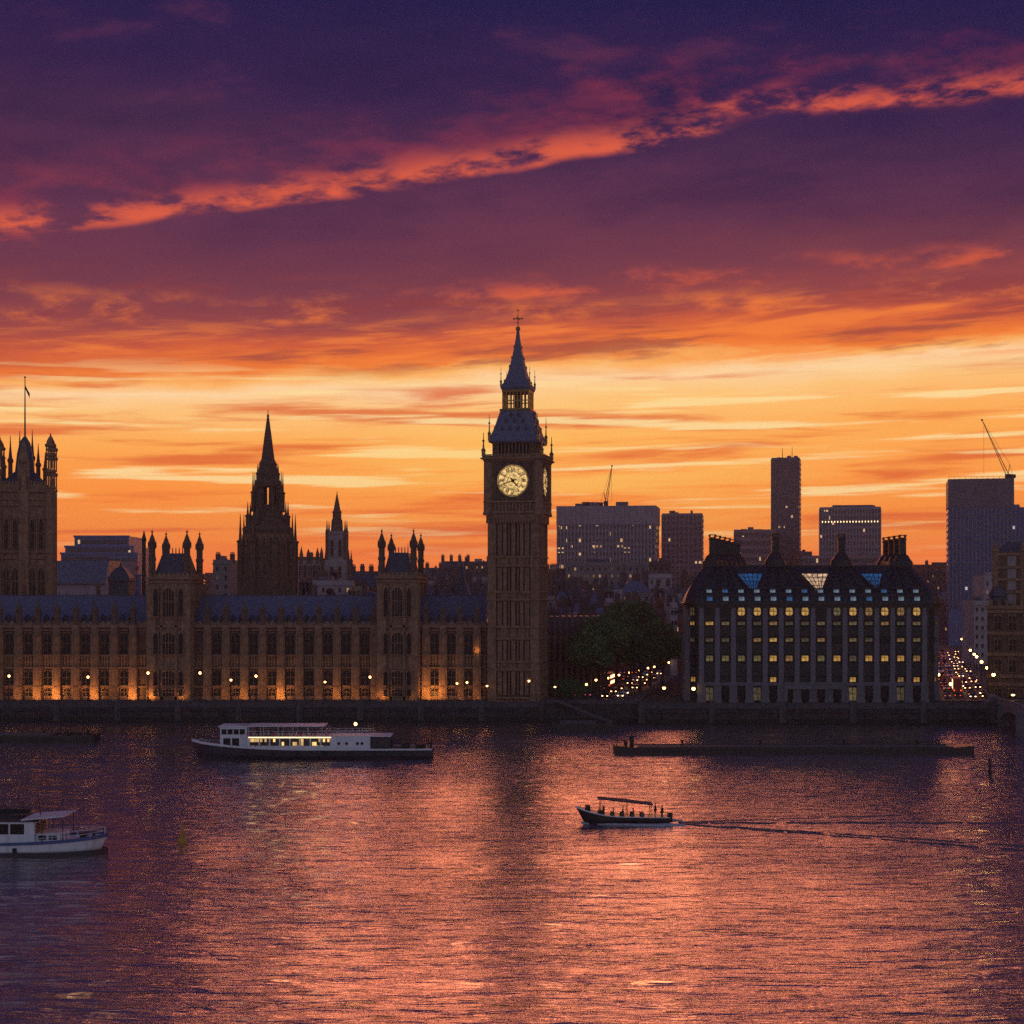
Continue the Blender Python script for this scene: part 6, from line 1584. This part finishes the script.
# ---- barges and pontoon
def barge(name, label, cat, p0, p1, Y, free, B, rise=.3):
    L = X(p1, Y)-X(p0, Y); t = thing(name, label, cat, (X(p0, Y), Y, 0))
    rings = []
    for i, (f, b_, z) in enumerate(((0, .8, free+rise), (.06, 1, free), (.94, 1, free), (1, .8, free+rise))):
        x = L*f; hb_ = B/2*b_; rings.append([(x, -hb_, z), (x, -hb_*.96, -.5), (x, hb_*.96, -.5), (x, hb_, z)])
    MB().loft(rings).build('hull', 'paint_black', t)
    mb = MB(); mb.box(L*.06, L*.94, -B/2-.06, -B/2+.12, free-.2, free+.22).box(L*.06, L*.94, B/2-.12, B/2+.06, free-.2, free+.22); mb.build('coaming', 'paint_black', t)
    return t, L
t, L = barge('flat_barge', 'low black barge lying at the left edge of the river', 'barge', -60, 97, 349, 1.35, 7)
MB().box(L*.1, L*.72, -2.4, 2.4, 1.34, 1.75).build('hatch_cover', 'deck', t); MB().box(L-7, L-5.6, -.5, .5, 1.3, 2.0).box(L-2.2, L-1.6, -.3, .3, 1.4, 2.4).lathe(L-12, 1.5, [(.25, 1.3), (.25, 2.3), (.35, 2.4)], 8).build('winch', 'black_iron', t)
t, L = barge('moored_barge', 'short black barge moored below the quay steps', 'barge', 552, 615, 372, 1.9, 5, .5)
MB().loft([[(L*.12, -1.8, 1.9), (L*.12, 1.8, 1.9), (L*.12, 1.2, 2.6), (L*.12, -1.2, 2.6)], [(L*.7, -1.8, 1.9), (L*.7, 1.8, 1.9), (L*.7, 1.2, 2.6), (L*.7, -1.2, 2.6)]]).build('hatch_cover', 'cloth_grey', t)
MB().tube([(L*.82, 0, 1.9), (L*.82, 0, 4.6)], .09, 6).build('mast', 'black_iron', t); MB().box(L*.86, L*.96, -.9, .9, 1.9, 2.7).build('cuddy', 'wall_top', t)
t, L = barge('long_pontoon', 'very long low black pontoon lying across the river below the chimneyed office', 'pontoon', 614, 971, 324.5, 1.3, 6, .35)
MB().box(L*.07, L*.93, -2.5, 2.5, 1.28, 1.42).build('deck', 'deck', t)
f0 = MB().lathe(0, 0, [(.3, 0), (.22, .2), (.22, .75), (.38, .8), (.38, 1.)], 8).build('bollard', 'black_iron', t); f0.location = (2.4, -1.6, 1.4)
for x in (2.4, 14, 30, 47, 62): put(f0, t, (x, 1.8, 1.4))
MB().tube([(.6, 0, 1.5), (.6, 0, 3.5)], .12, 6).build('post', 'black_iron', t); MB().box(3.2, 4.0, -.4, .4, 1.4, 2.9).ball(3.6, 0, 3.1, .45, 8, 5).build('winch', 'black_iron', t)
mb = MB(); rail(mb, [(L*.5, 2.6, 1.4), (L*.92, 2.6, 1.4)], .7, .035); mb.build('handrail', 'black_iron', t)

# ---- channel buoy and mooring pile
bu = thing('channel_buoy', 'small yellow conical buoy floating near the river cruiser', 'buoy', (X(182.5, 209.5), 209.5, 0), .3)
MB().lathe(0, 0, [(.5, -.4), (.66, -.1), (.68, .35), (.52, .55), (.3, .62)], 14).build('float', 'yellow', bu, smooth=False)
mb = MB()
for i in range(3):
    a = i*2.094; mb.tube([(.36*math.cos(a), .36*math.sin(a), .58), (.1*math.cos(a), .1*math.sin(a), 1.9)], .05, 5)
mb.lathe(0, 0, [(.30, .6), (.11, 1.85), (.11, 2.)], 10); mb.build('tower', 'yellow', bu)
MB().box(-.22, .22, -.03, .03, 2., 2.12).lathe(0, 0, [(.08, 2.), (.08, 2.3), (.02, 2.6)], 8).build('topmark', 'yellow', bu)
pi_ = thing('mooring_pile', 'single dark timber pile standing in the orange water near the bridge', 'pile', (X(990, 285), 285, 0))
MB().lathe(0, 0, [(.3, -1.5), (.28, 2.9), (.22, 3.0)], 10).build('shaft', 'paint_black', pi_)
MB().lathe(0, 0, [(.36, .4), (.38, .6), (.36, .8)], 10).build('band', 'black_iron', pi_)

# ---- foam at the launch's hull
foam = mat('foam', (.45, .48, .55), .7, .3, 4., .3)
mb = MB(); rr = random.Random(3)
for s in (-1, 1):
    up, lo = [], []
    rings = []
    for i in range(26):
        f = i/25; x = 12.4-14.5*f; yb_ = s*(.25+1.5*min(1, f*2.2)+.25*f); w = .1+.7*f*(1-.5*f)+rr.uniform(0, .25)
        rings.append([(x, yb_, .16+.1*rr.random()), (x+rr.uniform(-.2, .2), yb_+s*w, .05+.08*rr.random()), (x, yb_+s*w, -.12), (x, yb_, -.12)])
    mb.loft(rings)
o = mb.build('wake_foam', foam); stuff(o); o.location = la.location; o.rotation_euler = (0, 0, R(180))

wk = mat('wake_dark_reflection', (.075, .07, .11), .5, .3, 1., .2)  # dark strips: the wake's darker reflection is put into their colour
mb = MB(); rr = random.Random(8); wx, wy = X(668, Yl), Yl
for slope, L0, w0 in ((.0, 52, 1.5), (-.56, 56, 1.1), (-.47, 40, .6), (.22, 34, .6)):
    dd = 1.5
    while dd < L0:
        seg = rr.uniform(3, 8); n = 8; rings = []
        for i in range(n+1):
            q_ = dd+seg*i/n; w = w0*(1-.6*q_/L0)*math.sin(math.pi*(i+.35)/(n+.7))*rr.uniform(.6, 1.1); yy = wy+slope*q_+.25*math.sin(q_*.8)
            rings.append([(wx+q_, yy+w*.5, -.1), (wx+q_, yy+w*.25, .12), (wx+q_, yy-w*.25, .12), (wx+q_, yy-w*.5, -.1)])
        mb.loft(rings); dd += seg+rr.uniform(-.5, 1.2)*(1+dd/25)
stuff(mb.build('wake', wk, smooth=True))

# ================================================================== PEOPLE
def skin_mesh(chain, subd=1):
    """chain: list of (parent index or -1, xyz, radius) -> one continuous skinned mesh"""
    me = bpy.data.meshes.new('tmp'); me.from_pydata([c[1] for c in chain], [(c[0], i) for i, c in enumerate(chain) if c[0] >= 0], [])
    o = bpy.data.objects.new('tmp', me); col.objects.link(o)
    sk = o.modifiers.new('s', 'SKIN'); sk.use_smooth_shade = True
    for i, c in enumerate(chain):
        r = c[2]; me.skin_vertices[0].data[i].radius = r if isinstance(r, tuple) else (r, r)
    me.skin_vertices[0].data[0].use_root = True
    if subd: m_ = o.modifiers.new('d', 'SUBSURF'); m_.levels = subd; m_.render_levels = subd
    bpy.context.view_layer.update()
    dg = bpy.context.evaluated_depsgraph_get(); out = bpy.data.meshes.new_from_object(o.evaluated_get(dg))
    bpy.data.objects.remove(o); return out
def person(label, loc, rz, pose='stand', coat='cloth_dark', group=None):
    t = thing('person', label, 'person', loc, rz, group)
    if pose == 'stand':
        hip = .93; legs = [((0, s*.1, .88), (.02, s*.11, .48), (0, s*.11, .07), (.14, s*.12, .04)) for s in (-1, 1)]
        arms = [((0, s*.2, 1.42), (-.02, s*.27, 1.14), (.12, s*.24, .92), (.2, s*.22, .86)) for s in (-1, 1)]
    else:
        hip = .48; legs = [((.05, s*.1, .46), (.42, s*.12, .48), (.44, s*.12, .07), (.58, s*.12, .04)) for s in (-1, 1)]
        arms = [((0, s*.2, .97), (.04, s*.27, .72), (.28, s*.2, .58), (.36, s*.17, .56)) for s in (-1, 1)]
    dz_ = hip-.93
    ch = [(-1, (0, 0, hip), (.15, .12)), (0, (0, 0, 1.15+dz_), (.14, .11)), (1, (0, 0, 1.38+dz_), (.17, .12)), (2, (.01, 0, 1.5+dz_), .06), (3, (.03, 0, 1.6+dz_), (.09, .085)), (4, (.025, 0, 1.7+dz_), (.095, .085)), (5, (.01, 0, 1.77+dz_), .05)]
    for s in range(2):
        i0 = len(ch); L = legs[s]; ch += [(0, L[0], .095), (i0, L[1], .062), (i0+1, L[2], .042), (i0+2, L[3], .035)]
        i0 = len(ch); A = arms[s]; ch += [(2, A[0], .06), (i0, A[1], .045), (i0+1, A[2], .034), (i0+2, A[3], .03)]
    me = skin_mesh(ch); me.materials.append(M['skin']); o = bpy.data.objects.new('body', me); col.objects.link(o); o.parent = t
    ch = [(-1, (0, 0, hip-.04), (.175, .15)), (0, (0, 0, 1.15+dz_), (.165, .135)), (1, (0, 0, 1.4+dz_), (.185, .135)), (2, (.005, 0, 1.48+dz_), .08)]
    for s in range(2):
        i0 = len(ch); A = arms[s]; ch += [(2, A[0], .08), (i0, A[1], .062), (i0+1, A[2], .05)]
    me = skin_mesh(ch); me.materials.append(M[coat]); o = bpy.data.objects.new('jacket', me); col.objects.link(o); o.parent = t
    ch = [(-1, (0, 0, hip-.02), (.165, .14))]
    for s in range(2):
        i0 = len(ch); L = legs[s]; ch += [(0, L[0], .11), (i0, L[1], .078), (i0+1, L[2], .06)]
    me = skin_mesh(ch); me.materials.append(M['cloth_dark']); o = bpy.data.objects.new('trousers', me); col.objects.link(o); o.parent = t
    MB().lathe(.0, 0, [(.085, 1.66+dz_), (.108, 1.70+dz_), (.104, 1.76+dz_), (.07, 1.81+dz_), (.02, 1.83+dz_)], 10).build('hair', 'hair', t, smooth=True)
    for s in (-1, 1): MB().ball(.115, s*.035, 1.69+dz_, .014, 6, 4).build('eye', 'paint_black', t)
    MB().loft([[(.112, -.016, 1.64+dz_), (.112, .016, 1.64+dz_), (.105, 0, 1.69+dz_)], [(.145, -.006, 1.645+dz_), (.145, .006, 1.645+dz_), (.115, 0, 1.69+dz_)]]).build('nose', 'skin', t)
    return t
def on_launch(x, y): return (la.location.x-x, la.location.y-y)
x_, y_ = on_launch(1.95, .1); pst = person('standing helmsman in a dark coat in the stern of the launch, under the canopy end', (x_, y_, .97), R(180), 'stand', 'cloth_dark'); pst.scale = (1.1, 1.1, 1.03)
x_, y_ = on_launch(.95, -.3); p2_ = copy_tree(pst); p2_.location = (x_, y_, .62); p2_.rotation_euler = (0, 0, R(150)); p2_.scale = (1.2, 1.2, 1.0); p2_['label'] = 'second dark figure standing behind the helmsman by the launch engine'
x_, y_ = on_launch(5.1, .5); sit = person('seated passenger on the rear bench in the middle of the launch', (x_, y_, .88), R(180), 'sit', 'cloth_grey')
x_, y_ = on_launch(6.5, -.4); s2_ = copy_tree(sit); s2_.location = (x_, y_, .88); s2_['label'] = 'seated passenger one bench ahead in the launch, closer to the bow'
x_, y_ = on_launch(7.9, .4); s2_ = copy_tree(sit); s2_.location = (x_, y_, .88); s2_['label'] = 'foremost seated passenger in the launch, behind the wheel shelter'
fp = person('dark coated passenger standing on the upper deck of the white ferry', (0, 0, 0), 0, 'stand', 'cloth_grey', 'passengers on the upper deck of the ferry')
rr = random.Random(11)
for i in range(16):
    x = 21.8+i*.87+rr.uniform(-.2, .2); o = fp if i == 0 else copy_tree(fp)
    o.location = (fe.location.x-x, fe.location.y-(rr.choice([3.1, 2.4, 1.0, -2.])), 4.56); o.rotation_euler = (0, 0, rr.uniform(0, 6.28))

# ================================================================== HAZE
HAZE = 0.00016
hm = bpy.data.materials.new('haze_air'); hm.use_nodes = True
t = hm.node_tree; t.nodes.remove(t.nodes['Principled BSDF'])
pv = t.nodes.new('ShaderNodeVolumePrincipled'); pv.inputs['Color'].default_value = (.86, .80, .90, 1)
pv.inputs['Density'].default_value = HAZE; pv.inputs['Anisotropy'].default_value = .35
t.links.new(pv.outputs[0], t.nodes['Material Output'].inputs['Volume'])
hz_ = MB().box(-4400, 4400, -1000, 2300, -2.6, 125).build('haze', hm); stuff(hz_)
